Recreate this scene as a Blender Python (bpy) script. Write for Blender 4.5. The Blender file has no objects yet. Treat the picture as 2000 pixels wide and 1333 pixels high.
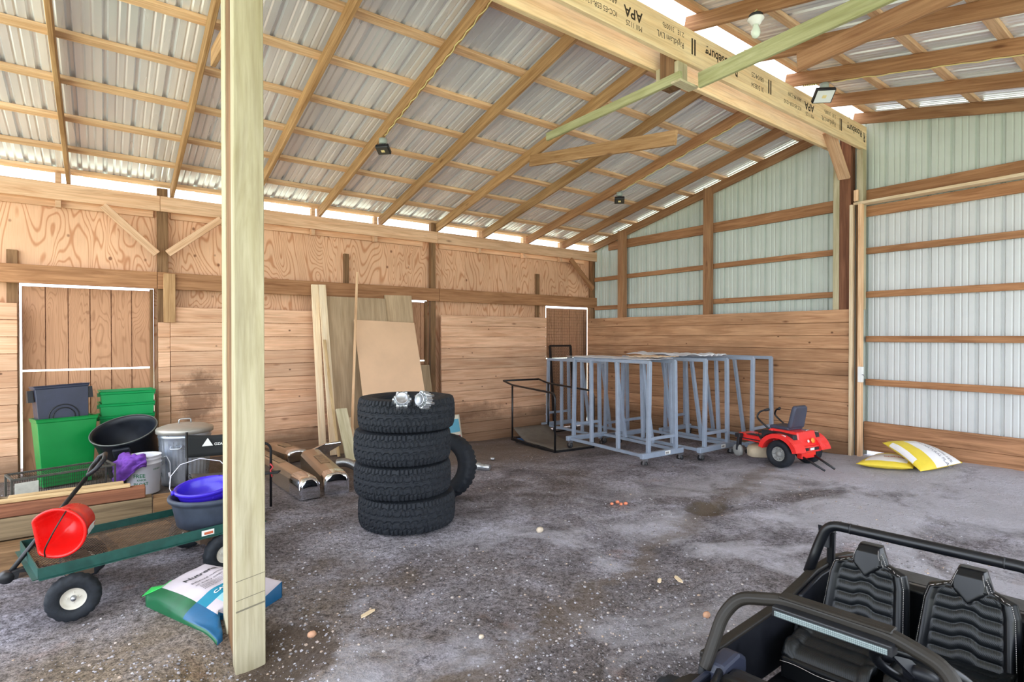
import bpy, bmesh, math, random
from mathutils import Vector, Matrix, Quaternion, noise
random.seed(7)
S = bpy.context.scene
COL = S.collection
PI = math.pi
# ---------------------------------------------------------------- camera model (used to read positions off the floor)
CH = 1.55; CF = 1067.3; YAW = math.radians(53.232); PIT = math.radians(-.4877)
cF = Vector((math.cos(YAW)*math.cos(PIT), math.sin(YAW)*math.cos(PIT), math.sin(PIT)))
cR = Vector((math.sin(YAW), -math.cos(YAW), 0)); cU = cR.cross(cF)
def ray(px, py): return cF + cR*((px-1000)/CF) - cU*((py-666.5)/CF)
def hit(px, py, ax, v):
    d = ray(px, py); o = Vector((0, 0, CH)); i = 'xyz'.index(ax)
    return o + d*((v-o[i])/d[i])
def sstep(a, b, t):
    t = max(0., min(1., (t-a)/(b-a))); return t*t*(3-2*t)
def ground(x, y):
    k = min(1.07, max(0., (x-1.5)/3.5))
    z = -.05*max(0, y-3.1)*k
    z += .085*sstep(7.0, 7.9, x)*(1-sstep(2.0, 2.75, y))
    d = math.hypot((x-.56), (y-2.86)); z -= .13*(1-sstep(.05, .42, d))
    d = math.hypot((x-4.42)/1.25, (y-2.9)/.8); z -= .07*(1-sstep(.0, .3, d))
    return z
def gp(px, py, dz=0.):
    """floor point seen at a photo position"""
    z = 0.
    for _ in range(12):
        p = hit(px, py, 'z', z+dz); z = ground(p.x, p.y)
    p.z = z+dz; return p
# ---------------------------------------------------------------- helpers
def link(o, parent=None):
    COL.objects.link(o)
    if parent is not None: o.parent = parent
    return o
def tag(o, label=None, cat=None, group=None, kind=None):
    if label: o['label'] = label
    if cat: o['category'] = cat
    if group: o['group'] = group
    if kind: o['kind'] = kind
    return o
def thing(name, label, cat, loc=(0, 0, 0), rz=0., group=None, rot=None):
    o = bpy.data.objects.new(name, None); o.empty_display_size = .1
    o.location = loc; o.rotation_euler = rot if rot else (0, 0, rz)
    link(o); return tag(o, label, cat, group)
class MB:
    """collects shapes into one mesh"""
    def __init__(s): s.v = []; s.f = []; s.m = []; s.sm = []
    def add(s, vs, fs, mi=0, smooth=False):
        b = len(s.v); s.v += [tuple(v) for v in vs]
        for f in fs: s.f.append(tuple(b+i for i in f)); s.m.append(mi); s.sm.append(smooth)
        return s
    def box(s, lo, hi, mi=0, M=None):
        x0, y0, z0 = lo; x1, y1, z1 = hi
        vs = [(x0,y0,z0),(x1,y0,z0),(x1,y1,z0),(x0,y1,z0),(x0,y0,z1),(x1,y0,z1),(x1,y1,z1),(x0,y1,z1)]
        if M: vs = [M @ Vector(v) for v in vs]
        return s.add(vs, [(0,3,2,1),(4,5,6,7),(0,1,5,4),(1,2,6,5),(2,3,7,6),(3,0,4,7)], mi)
    def bar(s, p, q, w, t, up=(0,0,1), mi=0):
        p = Vector(p); q = Vector(q); X = (q-p); L = X.length; X.normalize(); up = Vector(up)
        Y = up.cross(X)
        if Y.length < 1e-4: Y = Vector((0,1,0)).cross(X)
        Y.normalize(); Z = X.cross(Y)
        M = Matrix((X, Y, Z)).transposed().to_4x4(); M.translation = p
        return s.box((0,-t/2,-w/2), (L,t/2,w/2), mi, M)
    def tube(s, pts, r, n=8, mi=0, closed=False, caps=True, smooth=True):
        pts = [Vector(p) for p in pts]; N = len(pts); rs = r if isinstance(r, (list, tuple)) else [r]*N
        T = []
        for i in range(N):
            if closed: d = pts[(i+1) % N]-pts[i-1]
            else: d = pts[min(i+1, N-1)]-pts[max(i-1, 0)]
            T.append(d.normalized())
        a = Vector((0,0,1)) if abs(T[0].z) < .9 else Vector((1,0,0))
        u = T[0].cross(a).normalized(); vs = []
        for i in range(N):
            u = (u - T[i]*u.dot(T[i])).normalized(); w = T[i].cross(u)
            for k in range(n):
                th = 2*PI*k/n; vs.append(pts[i]+(u*math.cos(th)+w*math.sin(th))*rs[i])
        fs = []
        for i in range(N if closed else N-1):
            j = (i+1) % N
            for k in range(n):
                l = (k+1) % n; fs.append((i*n+k, i*n+l, j*n+l, j*n+k))
        if caps and not closed:
            fs.append(tuple(reversed(range(n)))); fs.append(tuple((N-1)*n+k for k in range(n)))
        return s.add(vs, fs, mi, smooth)
    def lathe(s, prof, n=24, M=None, mi=0, smooth=True, sx=1., sy=1., closed=False, fn=None):
        """prof: list of (r, z)"""
        vs = []; P = len(prof)
        for k in range(n):
            th = 2*PI*k/n
            for r, z in prof:
                v = Vector((r*math.cos(th)*sx, r*math.sin(th)*sy, z))
                if fn: v = fn(v, th)
                vs.append(M @ v if M else v)
        fs = []
        for k in range(n):
            l = (k+1) % n
            for i in range(P if closed else P-1):
                j = (i+1) % P; fs.append((k*P+i, l*P+i, l*P+j, k*P+j))
        return s.add(vs, fs, mi, smooth)
    def prism(s, poly, h0, h1, axis='z', M=None, mi=0):
        """extrude a 2-D outline: axis z: (x,y), axis y: (x,z), axis x: (y,z)"""
        def P(a, b, h): return {'z': (a,b,h), 'y': (a,h,b), 'x': (h,a,b)}[axis]
        n = len(poly); vs = [P(a,b,h0) for a,b in poly]+[P(a,b,h1) for a,b in poly]
        if M: vs = [M @ Vector(v) for v in vs]
        fs = [tuple(range(n))[::-1], tuple(range(n, 2*n))]+[(i, (i+1) % n, n+(i+1) % n, n+i) for i in range(n)]
        return s.add(vs, fs, mi)
    def grid(s, fn, nu, nv, mi=0, smooth=True):
        vs = [fn(i/nu, j/nv) for i in range(nu+1) for j in range(nv+1)]
        fs = [(i*(nv+1)+j, (i+1)*(nv+1)+j, (i+1)*(nv+1)+j+1, i*(nv+1)+j+1) for i in range(nu) for j in range(nv)]
        return s.add(vs, fs, mi, smooth)
    def build(s, name, mats, parent=None, M=None, bevel=0., segs=1, recalc=True, subsurf=0, solid=0., auto=None):
        me = bpy.data.meshes.new(name)
        me.from_pydata([tuple(v) for v in s.v], [], s.f)
        for m in (mats if isinstance(mats, (list, tuple)) else [mats]): me.materials.append(m)
        me.polygons.foreach_set('material_index', s.m); me.polygons.foreach_set('use_smooth', s.sm); me.update()
        if recalc:
            bm = bmesh.new(); bm.from_mesh(me); bmesh.ops.recalc_face_normals(bm, faces=bm.faces); bm.to_mesh(me); bm.free()
        o = bpy.data.objects.new(name, me)
        if M is not None: o.matrix_local = M
        if solid: md = o.modifiers.new('solid', 'SOLIDIFY'); md.thickness = solid; md.offset = 0
        if bevel: md = o.modifiers.new('bevel', 'BEVEL'); md.width = bevel; md.segments = segs; md.limit_method = 'ANGLE'; md.angle_limit = .7
        if subsurf: md = o.modifiers.new('sub', 'SUBSURF'); md.levels = subsurf; md.render_levels = subsurf
        return link(o, parent)
def frame(p, q, up=(0,0,1)):
    p = Vector(p); q = Vector(q); X = (q-p).normalized(); up = Vector(up); Y = up.cross(X)
    if Y.length < 1e-4: Y = Vector((0,1,0)).cross(X)
    Y.normalize(); Z = X.cross(Y)
    M = Matrix((X, Y, Z)).transposed().to_4x4(); M.translation = p; return M
def board(name, p, q, w, t, mat, parent=None, up=(0,0,1), bevel=.004):
    """a stick of lumber from p to q, w deep along up, t thick; its grain runs along its own x"""
    L = (Vector(q)-Vector(p)).length
    return MB().box((0,-t/2,-w/2), (L,t/2,w/2)).build(name, mat, parent, frame(p, q, up), bevel)
def arc(c, r, a0, a1, n, ax='xz'):
    out = []
    for i in range(n+1):
        a = a0+(a1-a0)*i/n; d = [0,0,0]
        d['xyz'.index(ax[0])] = r*math.cos(a); d['xyz'.index(ax[1])] = r*math.sin(a)
        out.append(Vector(c)+Vector(d))
    return out
def fillet(pts, r, n=5):
    """round the corners of a polyline"""
    pts = [Vector(p) for p in pts]; out = [pts[0]]
    for i in range(1, len(pts)-1):
        a, b, c = pts[i-1], pts[i], pts[i+1]; d0 = (a-b); d1 = (c-b)
        rr = min(r, d0.length*.49, d1.length*.49); p0 = b+d0.normalized()*rr; p1 = b+d1.normalized()*rr
        for k in range(n+1):
            t = k/n; out.append(p0*(1-t)**2+b*2*t*(1-t)+p1*t*t)
    return out+[pts[-1]]
def copy_tree(o, parent=None):
    c = o.copy(); COL.objects.link(c)
    if parent is not None: c.parent = parent
    for ch in list(o.children): copy_tree(ch, c)
    return c
def text_mesh(name, body, size, mat, parent, M, depth=.0004, align='LEFT', bold=False, xs=1.):
    cu = bpy.data.curves.new('t', 'FONT'); cu.body = body; cu.size = size; cu.align_x = align; cu.extrude = depth
    if bold: cu.offset = size*.02
    cu.resolution_u = 3
    o = bpy.data.objects.new('t', cu); COL.objects.link(o)
    dg = bpy.context.evaluated_depsgraph_get(); me = bpy.data.meshes.new_from_object(o.evaluated_get(dg))
    bpy.data.objects.remove(o)
    if xs != 1.:
        for v in me.vertices: v.co.x *= xs
    me.materials.clear(); me.materials.append(mat)
    t = bpy.data.objects.new(name, me); t.matrix_local = M; return link(t, parent)
# ---------------------------------------------------------------- materials
def srgb(r, g, b):
    f = lambda c: (c/255/12.92 if c/255 <= .04045 else ((c/255+.055)/1.055)**2.4)
    return (f(r), f(g), f(b), 1)
class NT:
    def __init__(s, name):
        s.m = bpy.data.materials.new(name); s.m.use_nodes = True; s.t = s.m.node_tree; s.t.nodes.clear()
        s.out = s.n('ShaderNodeOutputMaterial'); s.b = s.n('ShaderNodeBsdfPrincipled'); s.l(s.b.outputs[0], s.out.inputs[0])
    def n(s, t, **k):
        nd = s.t.nodes.new(t)
        for a, v in k.items(): setattr(nd, a, v)
        return nd
    def l(s, a, b): s.t.links.new(a, b)
    def set(s, nd, **k):
        for a, v in k.items(): nd.inputs[a.replace('_', ' ')].default_value = v
    def math(s, op, a, b=None, clamp=False):
        nd = s.n('ShaderNodeMath', operation=op, use_clamp=clamp)
        for i, v in enumerate((a, b)):
            if v is None: continue
            if isinstance(v, (int, float)): nd.inputs[i].default_value = v
            else: s.l(v, nd.inputs[i])
        return nd.outputs[0]
    def mix(s, fac, a, b, mode='MIX'):
        nd = s.n('ShaderNodeMix', data_type='RGBA', blend_type=mode)
        for i, v in ((0, fac), (6, a), (7, b)):
            if hasattr(v, 'links') or hasattr(v, 'is_linked'): s.l(v, nd.inputs[i])
            else: nd.inputs[i].default_value = v
        return nd.outputs[2]
    def ramp(s, fac, stops):
        nd = s.n('ShaderNodeValToRGB'); s.l(fac, nd.inputs[0]); e = nd.color_ramp.elements
        while len(e) < len(stops): e.new(.5)
        for el, (p, c) in zip(e, stops): el.position = p; el.color = c if len(c) == 4 else (*c, 1)
        return nd.outputs[0]
    def noise(s, vec, scale, detail=4., rough=.55, dist=0.):
        nd = s.n('ShaderNodeTexNoise'); nd.inputs['Scale'].default_value = scale; nd.inputs['Detail'].default_value = detail
        nd.inputs['Roughness'].default_value = rough; nd.inputs['Distortion'].default_value = dist
        if vec is not None: s.l(vec, nd.inputs['Vector'])
        return nd.outputs[0]
    def coords(s, scale=(1,1,1), which='Object', rnd=0., island=False):
        tc = s.n('ShaderNodeTexCoord'); v = tc.outputs[which]
        if rnd:
            if island: r = s.n('ShaderNodeNewGeometry').outputs['Random Per Island']
            else: r = s.n('ShaderNodeObjectInfo').outputs['Random']
            mu = s.math('MULTIPLY', r, rnd)
            cb = s.n('ShaderNodeCombineXYZ')
            for i in range(3): s.l(mu, cb.inputs[i])
            ad = s.n('ShaderNodeVectorMath', operation='ADD'); s.l(v, ad.inputs[0]); s.l(cb.outputs[0], ad.inputs[1]); v = ad.outputs[0]
        mp = s.n('ShaderNodeMapping'); mp.inputs['Scale'].default_value = scale; s.l(v, mp.inputs[0]); return mp.outputs[0]
    def bump(s, h, strength=.3, dist=.01):
        nd = s.n('ShaderNodeBump'); nd.inputs['Strength'].default_value = strength; nd.inputs['Distance'].default_value = dist
        s.l(h, nd.inputs['Height']); s.l(nd.outputs[0], s.b.inputs['Normal'])
GREY = (.5,.5,.5,1)
def mat(name, col, rough=.6, metal=0., var=.0, scale=8., bump=0., spec=.5, coat=0.):
    N = NT(name); c = srgb(*col)
    if var:
        v = N.coords(rnd=9.); f = N.noise(v, scale, 5, .6)
        d = tuple(max(0, x*(1-var)) for x in c[:3]); h = tuple(min(1, x*(1+var)) for x in c[:3])
        N.l(N.ramp(f, [(.3, d), (.7, h)]), N.b.inputs['Base Color'])
        N.l(N.math('ADD', N.math('MULTIPLY', f, .3), rough-.15), N.b.inputs['Roughness'])
        if bump: N.bump(f, bump, .01)
    else:
        N.b.inputs['Base Color'].default_value = c; N.b.inputs['Roughness'].default_value = rough
    N.b.inputs['Metallic'].default_value = metal; N.b.inputs['Specular IOR Level'].default_value = spec; N.b.inputs['Coat Weight'].default_value = coat
    return N.m
def wood(name, light, dark, knots=.5, island=False, rough=.75, grain=1., stain=None, stain_amt=0., wall=False, blot=False):
    """sawn lumber, grain along the object's own x"""
    N = NT(name)
    v = N.coords((.9, 13*grain, 13*grain), rnd=37., island=island); g = N.noise(v, 1.6, 5, .6, .8)
    v2 = N.coords((2.5, 110*grain, 110*grain), rnd=11., island=island); g2 = N.noise(v2, 1., 3, .6)
    L = srgb(*light); D = srgb(*dark); mid = tuple((a+b)/2 for a, b in zip(L[:3], D[:3]))
    c = N.ramp(g, [(.28, D), (.46, mid), (.62, L)])
    c = N.mix(.45, c, N.ramp(g2, [(.3, (.55,.5,.45)), (.6, (1,1,1))]), 'MULTIPLY')
    # slow tone change along the stick
    v3 = N.coords((.5, 2, 2), rnd=5., island=island); g3 = N.noise(v3, 1.4, 3)
    c = N.mix(.6, c, N.ramp(g3, [(.3, (.78,.76,.74)), (.7, (1.12,1.08,1.05))]), 'MULTIPLY')
    if stain:
        v5 = N.coords((.8, 1.2, 1.6), rnd=3.); g5 = N.noise(v5, 1.3, 4, .55)
        c = N.mix(N.math('MULTIPLY', N.ramp(g5, [(.5, (0,0,0)), (.68, (1,1,1))]), stain_amt), c, srgb(*stain))
    if knots:
        v4 = N.coords((1.5, 4.2, 4.2), rnd=17., island=island)
        vo = N.n('ShaderNodeTexVoronoi'); vo.inputs['Scale'].default_value = 1.; vo.inputs['Randomness'].default_value = 1.; N.l(v4, vo.inputs['Vector'])
        k = N.ramp(vo.outputs['Distance'], [(.03, (1,1,1)), (.10, (0,0,0))])
        c = N.mix(N.math('MULTIPLY', k, knots), c, srgb(int(dark[0]*.55), int(dark[1]*.42), int(dark[2]*.36)))
    if wall:                                                   # nail heads, small knots, splashed mud along the foot of the wall
        v6 = N.coords((4.2, 5.4, 5.4), rnd=29., island=island)
        vo = N.n('ShaderNodeTexVoronoi'); vo.inputs['Scale'].default_value = 1.; N.l(v6, vo.inputs['Vector'])
        c = N.mix(N.math('MULTIPLY', N.ramp(vo.outputs['Distance'], [(.05, (1,1,1)), (.085, (0,0,0))]), .8), c, srgb(84, 52, 34))
        v7 = N.coords(); sz = N.n('ShaderNodeSeparateXYZ'); N.l(v7, sz.inputs[0]); g7 = N.noise(v7, 2.2, 6, .65)
        mud = N.math('MULTIPLY', N.math('SUBTRACT', N.math('ADD', .02, N.math('MULTIPLY', g7, .55)), sz.outputs[2], True), 5., True)
        c = N.mix(N.math('MULTIPLY', mud, .62), c, srgb(104, 80, 60))
        if blot:
            dx = N.math('DIVIDE', N.math('SUBTRACT', sz.outputs[0], .98), .42); dz = N.math('DIVIDE', N.math('SUBTRACT', sz.outputs[2], .78), .62)
            d = N.math('ADD', N.math('ADD', N.math('MULTIPLY', dx, dx), N.math('MULTIPLY', dz, dz)), N.math('MULTIPLY', N.noise(v7, 5., 6, .7), 1.3))
            c = N.mix(N.math('MULTIPLY', N.ramp(d, [(.72, (1,1,1)), (1., (0,0,0))]), .6), c, srgb(92, 62, 42))
            dx = N.math('DIVIDE', N.math('SUBTRACT', sz.outputs[0], 5.1), 1.1); dz = N.math('DIVIDE', N.math('SUBTRACT', sz.outputs[2], .28), .25)
            d = N.math('ADD', N.math('ADD', N.math('MULTIPLY', dx, dx), N.math('MULTIPLY', dz, dz)), N.math('MULTIPLY', N.noise(v7, 5., 6, .7), 1.2))
            c = N.mix(N.math('MULTIPLY', N.ramp(d, [(.72, (1,1,1)), (1., (0,0,0))]), .5), c, srgb(96, 66, 46))
    if island: r = N.n('ShaderNodeNewGeometry').outputs['Random Per Island']
    else: r = N.n('ShaderNodeObjectInfo').outputs['Random']
    hs = N.n('ShaderNodeHueSaturation'); N.l(c, hs.inputs['Color'])
    N.l(N.math('ADD', N.math('MULTIPLY', r, .26), .87), hs.inputs['Value'])
    N.l(hs.outputs[0], N.b.inputs['Base Color']); N.b.inputs['Roughness'].default_value = rough; N.b.inputs['Specular IOR Level'].default_value = .25
    N.bump(g2, .25, .004); return N.m
def plywood(name, light, dark, up='z', freq=26., knots=.8, island=True, sc=(2.1, 2.1, .62)):
    """rotary-cut face with cathedral figure running along z"""
    N = NT(name); v = N.coords(sc, rnd=23., island=island)
    n1 = N.noise(v, 1.25, 2, .45, .5)
    w = N.math('SINE', N.math('MULTIPLY', n1, freq*6.28/2.2))
    L = srgb(*light); D = srgb(*dark); mid = tuple((a*.6+b*.4) for a, b in zip(L[:3], D[:3]))
    c = N.ramp(N.math('ADD', N.math('MULTIPLY', w, .5), .5), [(.0, D), (.16, mid), (.36, L)])
    v2 = N.coords((60, 60, 3), rnd=3.); g = N.noise(v2, 1.5, 3)
    c = N.mix(.35, c, N.ramp(g, [(.3, (.7,.66,.62)), (.65, (1.05,1.03,1))]), 'MULTIPLY')
    v3 = N.coords((1, 1, 1), rnd=9., island=island); g3 = N.noise(v3, 1.1, 3)
    c = N.mix(.7, c, N.ramp(g3, [(.3, (.82,.78,.75)), (.7, (1.1,1.08,1.06))]), 'MULTIPLY')
    if knots:
        v4 = N.coords((3.6, 3.6, 3.0), rnd=13., island=island)
        vo = N.n('ShaderNodeTexVoronoi'); vo.inputs['Scale'].default_value = 1.; N.l(v4, vo.inputs['Vector'])
        k = N.ramp(vo.outputs['Distance'], [(.045, (1,1,1)), (.085, (0,0,0))])
        c = N.mix(N.math('MULTIPLY', k, knots), c, srgb(110, 62, 38))
    N.l(c, N.b.inputs['Base Color']); N.b.inputs['Roughness'].default_value = .75; N.b.inputs['Specular IOR Level'].default_value = .2
    N.bump(w, .08, .003); return N.m
M_rafter = wood('aged rafter pine', (196,158,114), (154,114,74), .6)
M_rafter_red = wood('aged red pine', (186,142,104), (146,102,70), .6)
M_purlin = wood('purlin pine', (240,204,164), (208,162,120), .5)
M_plate = wood('plate pine', (232,194,158), (204,158,120), .6)
M_girt = wood('girt pine', (188,140,100), (146,100,66), .6)
M_post = wood('weathered post', (150,116,82), (98,70,46), .5)
M_post_red = wood('brown post', (150,104,78), (104,66,48), .5)
M_treated = wood('new treated lumber', (202,194,164), (176,166,130), .35, grain=.42)
M_green = wood('green treated lumber', (188,190,146), (160,162,112), .5, grain=.6)
M_lvl = wood('laminated veneer', (252,228,184), (242,208,158), .12, grain=.6)
M_whitewood = wood('clean white pine', (246,228,196), (228,198,156), .25)
M_planks = wood('eave wall planks', (232,190,156), (206,156,120), .65, island=True, stain=(120,84,58), stain_amt=.15, wall=True, blot=True)
M_planks2 = wood('gable wall planks', (204,160,122), (166,120,86), .8, island=True, stain=(112,82,58), stain_amt=.42, wall=True)
M_skirt = wood('skirt boards', (184,138,102), (132,94,66), .5, island=True)
M_ply = plywood('sheathing plywood', (232,188,152), (204,148,110), freq=80, sc=(1.7,1.7,.45))
M_t111 = plywood('grooved siding', (200,154,120), (180,135,103), freq=70, knots=.4, sc=(2.6,2.6,.5))
def metal_roof():
    N = NT('galvanised roof sheet'); v = N.coords((3.5, .12, 1)); f = N.noise(v, 1.6, 2)
    N.l(N.ramp(f, [(.3, srgb(214,214,220)), (.7, srgb(244,244,246))]), N.b.inputs['Base Color'])
    N.b.inputs['Metallic'].default_value = .3; N.l(N.math('ADD', N.math('MULTIPLY', f, .2), .16), N.b.inputs['Roughness']); return N.m
M_roof = metal_roof()
M_wallmetal = mat('painted wall sheet', (200,208,198), .45, 0, .04, 3)
M_wallmetal2 = mat('door sheet', (206,208,206), .4, 0, .04, 3)
M_galv = mat('galvanised', (196,200,204), .32, .85, .12, 14)
M_black = mat('black plastic', (26,27,31), .45, 0, .25, 30)
M_rubber = mat('tyre rubber', (30,34,40), .7, 0, .35, 40, .3, spec=.35)
M_ink = mat('black ink', (58,44,30), .9)
M_white = mat('white paint', (238,238,234), .5)
M_steel = mat('zinc steel', (176,178,182), .35, .9)
M_chrome = mat('chrome', (225,228,235), .06, 1.)
# ================================================================ the setting
def floor_mat():
    N = NT('gravel and dirt floor'); v = N.coords()
    big = N.noise(v, .55, 6, .6, .6); mid = N.noise(v, 2.6, 6, .62, .3); fine = N.noise(v, 30, 7, .75); peb = N.noise(v, 95, 3, .6)
    c = N.ramp(mid, [(.30, srgb(110,104,106)), (.5, srgb(156,150,156)), (.68, srgb(198,194,206))])
    dirt = N.ramp(big, [(.38, (1,1,1)), (.54, (0,0,0))])
    # straw dirt near the camera's post, brown mud by the eave wall
    sx = N.n('ShaderNodeSeparateXYZ'); N.l(v, sx.inputs[0])
    c = N.mix(N.math('MULTIPLY', dirt, .45), c, srgb(126,110,96))
    pale = N.ramp(N.noise(v, .8, 5, .6, 1.), [(.53, (0,0,0)), (.68, (1,1,1))])
    c = N.mix(N.math('MULTIPLY', pale, .4), c, srgb(206,203,212))
    near = N.math('MULTIPLY', N.ramp(N.math('ADD', N.math('MULTIPLY', sx.outputs[1], -.25), N.math('MULTIPLY', big, .6)), [(0, (0,0,0)), (1, (1,1,1))]), 1.)
    tan = N.math('SUBTRACT', 1.75, N.math('ADD', N.math('MULTIPLY', sx.outputs[0], .75), N.math('MULTIPLY', mid, 1.2)), True)
    tan2 = N.math('SUBTRACT', 4.75, N.math('ADD', sx.outputs[1], N.math('MULTIPLY', big, 1.5)), True)
    c = N.mix(N.math('MULTIPLY', N.math('MULTIPLY', tan, tan2), .8), c, srgb(166,142,106))
    red = N.ramp(N.noise(v, 1.9, 4, .6), [(.64, (0,0,0)), (.74, (1,1,1))])
    c = N.mix(N.math('MULTIPLY', red, .35), c, srgb(178,126,96))
    c = N.mix(1., c, N.ramp(fine, [(.32, (.22,.21,.21)), (.5, (1,1,1)), (.68, (1.55,1.55,1.6))]), 'MULTIPLY')
    c = N.mix(.9, c, N.ramp(peb, [(.32, (.3,.3,.3)), (.5, (1,1,1)), (.7, (1.3,1.3,1.3))]), 'MULTIPLY')
    # trodden brown dirt along the plank wall, the darker brown hollow in the middle, the dug hole at the post, a paler tone towards the sliding door
    Y = sx.outputs[1]; X = sx.outputs[0]
    wallside = N.math('MULTIPLY', N.math('SUBTRACT', N.math('ADD', Y, N.math('MULTIPLY', mid, 2.2)), 6.4, True), .75)
    c = N.mix(wallside, c, srgb(128,110,94))
    def spot(cx, cy, rx, ry, soft=.35):
        dx = N.math('DIVIDE', N.math('SUBTRACT', X, cx), rx); dy = N.math('DIVIDE', N.math('SUBTRACT', Y, cy), ry)
        d = N.math('ADD', N.math('ADD', N.math('MULTIPLY', dx, dx), N.math('MULTIPLY', dy, dy)), N.math('MULTIPLY', mid, 1.))
        return N.ramp(d, [(.75, (1,1,1)), (min(1, .75+soft), (0,0,0))])
    c = N.mix(N.math('MULTIPLY', spot(4.42, 2.95, .36, .22), .85), c, srgb(104,92,78))
    c = N.mix(N.math('MULTIPLY', spot(.75, 2.85, .34, .5), .8), c, srgb(96,80,66))
    pale_side = N.math('MULTIPLY', N.ramp(N.math('ADD', N.noise(v, 1.3, 6, .65, .8), N.math('MULTIPLY', N.math('SUBTRACT', X, 2.6), .04)), [(.50, (0,0,0)), (.66, (1,1,1))]), N.math('SUBTRACT', 4.2, Y, True))
    c = N.mix(N.math('MULTIPLY', pale_side, .7), c, srgb(232,229,238))
    # packed ridge running across the room
    rd = N.math('ABSOLUTE', N.math('ADD', N.math('SUBTRACT', Y, N.math('ADD', N.math('MULTIPLY', X, .26), 1.72)), N.math('MULTIPLY', N.math('SUBTRACT', mid, .5), .8)))
    c = N.mix(N.math('MULTIPLY', N.ramp(rd, [(.04, (1,1,1)), (.16, (0,0,0))]), .5), c, srgb(130,112,92))
    N.l(c, N.b.inputs['Base Color']); N.b.inputs['Roughness'].default_value = .85; N.b.inputs['Specular IOR Level'].default_value = .3
    h = N.math('ADD', N.math('MULTIPLY', mid, 1.6), N.math('ADD', N.math('MULTIPLY', fine, .6), N.math('MULTIPLY', peb, .25)))
    N.bump(h, 1., .06); return N.m
m = MB()
def ffn(u, v):
    x = -2.6+11.2*u; y = -2.6+11.2*v
    n = noise.noise(Vector((x*1.3, y*1.3, 0)))*.012+noise.noise(Vector((x*4, y*4, 3)))*.006
    rut = .016*math.sin((y-.32*x-2.5)*2.6)*sstep(2.2, 3.2, x)*(1-sstep(6.2, 7, x))*sstep(0, 1, y)*(1-sstep(4.5, 6, y))
    return (x, y, ground(x, y)+n+rut-.006)
m.grid(ffn, 220, 220)
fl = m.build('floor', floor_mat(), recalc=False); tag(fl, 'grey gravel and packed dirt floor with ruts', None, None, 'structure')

# ---- eave wall: grooved siding, plank lining, girt, plates
WL = tag(bpy.data.objects.new('wall_left', None), 'long plywood and plank wall under the low eave', None, None, 'structure'); link(WL)
YS = 8.10
m = MB()
for i in range(9):                                                     # plywood sheets above the doors
    x0 = -2.3+1.22*i; x1 = min(x0+1.2195, 8.16); m.box((x0, YS, 2.15), (x1, YS+.013, 3.2))
m.box((-2.3, YS+.0135, 2.15), (8.16, YS+.02, 3.2))
m.build('siding', M_ply, WL)
m = MB()
for a, b in ((-2.3, -.745), (.5, 1.72), (1.723, 2.955), (4.295, 5.5), (5.503, 6.865), (8.005, 8.16)):
    m.box((a, YS, -.5), (b, YS+.013, 2.147))
m.build('siding', M_ply, WL)
def lining(x0, x1, ztop, n, y=7.96):
    m = MB()
    for i in range(n):
        z1 = ztop-.1835*i; m.box((x0+random.uniform(0,.006), y-.04, z1-.1792), (x1-random.uniform(0,.006), y, z1))
    return m.build('plank_lining', M_planks, WL, None, .004)
lining(-2.3, -.745, 1.91, 12); lining(.66, 2.97, 1.91, 12); lining(4.462, 6.735, 1.905, 13)
m = MB()
for z in (1.722,): 
    for i in range(10): m.box((.535, 7.925, z-.1835*i-.18), (.657, 7.96, z-.1835*i))
m.build('plank_lining', M_planks, WL, None, .004)
for x0, x1 in ((-2.3, .525), (.53, 4.43), (4.436, 8.165)): board('girt', (x0, 7.938, 2.232), (x1, 7.938, 2.232), .205, .036, M_girt, WL)
board('trim', (.65, 7.90, 1.72), (.65, 7.90, 2.32), .125, .036, M_rafter, WL, up=(1,0,0))
for x0, x1 in ((-2.3, .56), (.563, 4.4), (4.403, 8.165)): board('top_plate', (x0, 7.94, 3.172), (x1, 7.94, 3.172), .185, .038, M_plate, WL)
for x0, x1 in ((-2.3, .5), (.68, 4.2), (4.5, 7.86)): board('outer_plate', (x0, 8.078, 3.115), (x1, 8.078, 3.115), .19, .036, M_plate, WL)
for x0, x1, z1 in ((-.845, -.75, 2.5), (2.885, 2.96, 2.79), (6.59, 6.68, 2.74)):
    z0 = 2.14 if x0 < 5 else 1.2
    board('door_stud', ((x0+x1)/2, 8.077, -.1), ((x0+x1)/2, 8.077, z1), x1-x0, .04, M_post, WL, up=(1,0,0))
for x in (2.84, .455, 4.24):
    board('door_stud', (x+.02, 8.076, -.1), (x+.02, 8.076, 2.13), .04, .04, M_post, WL, up=(1,0,0))
# ---- doors in the eave wall: upper and lower leaf of grooved siding, daylight round the edges
def dutch(n, x0, x1, zt, zm, z0, label, lg=.012):
    D = tag(bpy.data.objects.new('door_%d' % n, None), label, None, None, 'structure'); link(D)
    for nm, a, b in (('upper_leaf', zm+.011, zt-.014), ('lower_leaf', z0, zm-.011)):
        m = MB(); w = .2; x = x0+lg
        m.box((x0+lg, YS+.009, a), (x1-lg, YS+.016, b), 1)
        while x < x1-lg-.01:
            e = min(x+w, x1-lg); m.box((x+.0045, YS, a), (e-.0045, YS+.0095, b)); x = e
        m.build(nm, [M_t111, M_post_red], D)
    return D
dutch(1, -.738, .486, 2.124, 1.165, -.04, 'dutch door of grooved siding behind the plastic bins, daylight round its upper leaf')
dutch(2, 2.965, 4.285, 2.124, 1.15, -.15, 'dutch door of grooved siding hidden behind the leaning boards')
D3 = dutch(3, 6.875, 7.995, 2.118, 1.12, -.25, 'dutch door of grooved siding in the corner, covered with wire netting')
m = MB()
for i in range(19): x = 6.9+i*.057; m.tube([(x, YS-.012, -.2), (x, YS-.012, 2.08)], .0016, 4)
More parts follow.
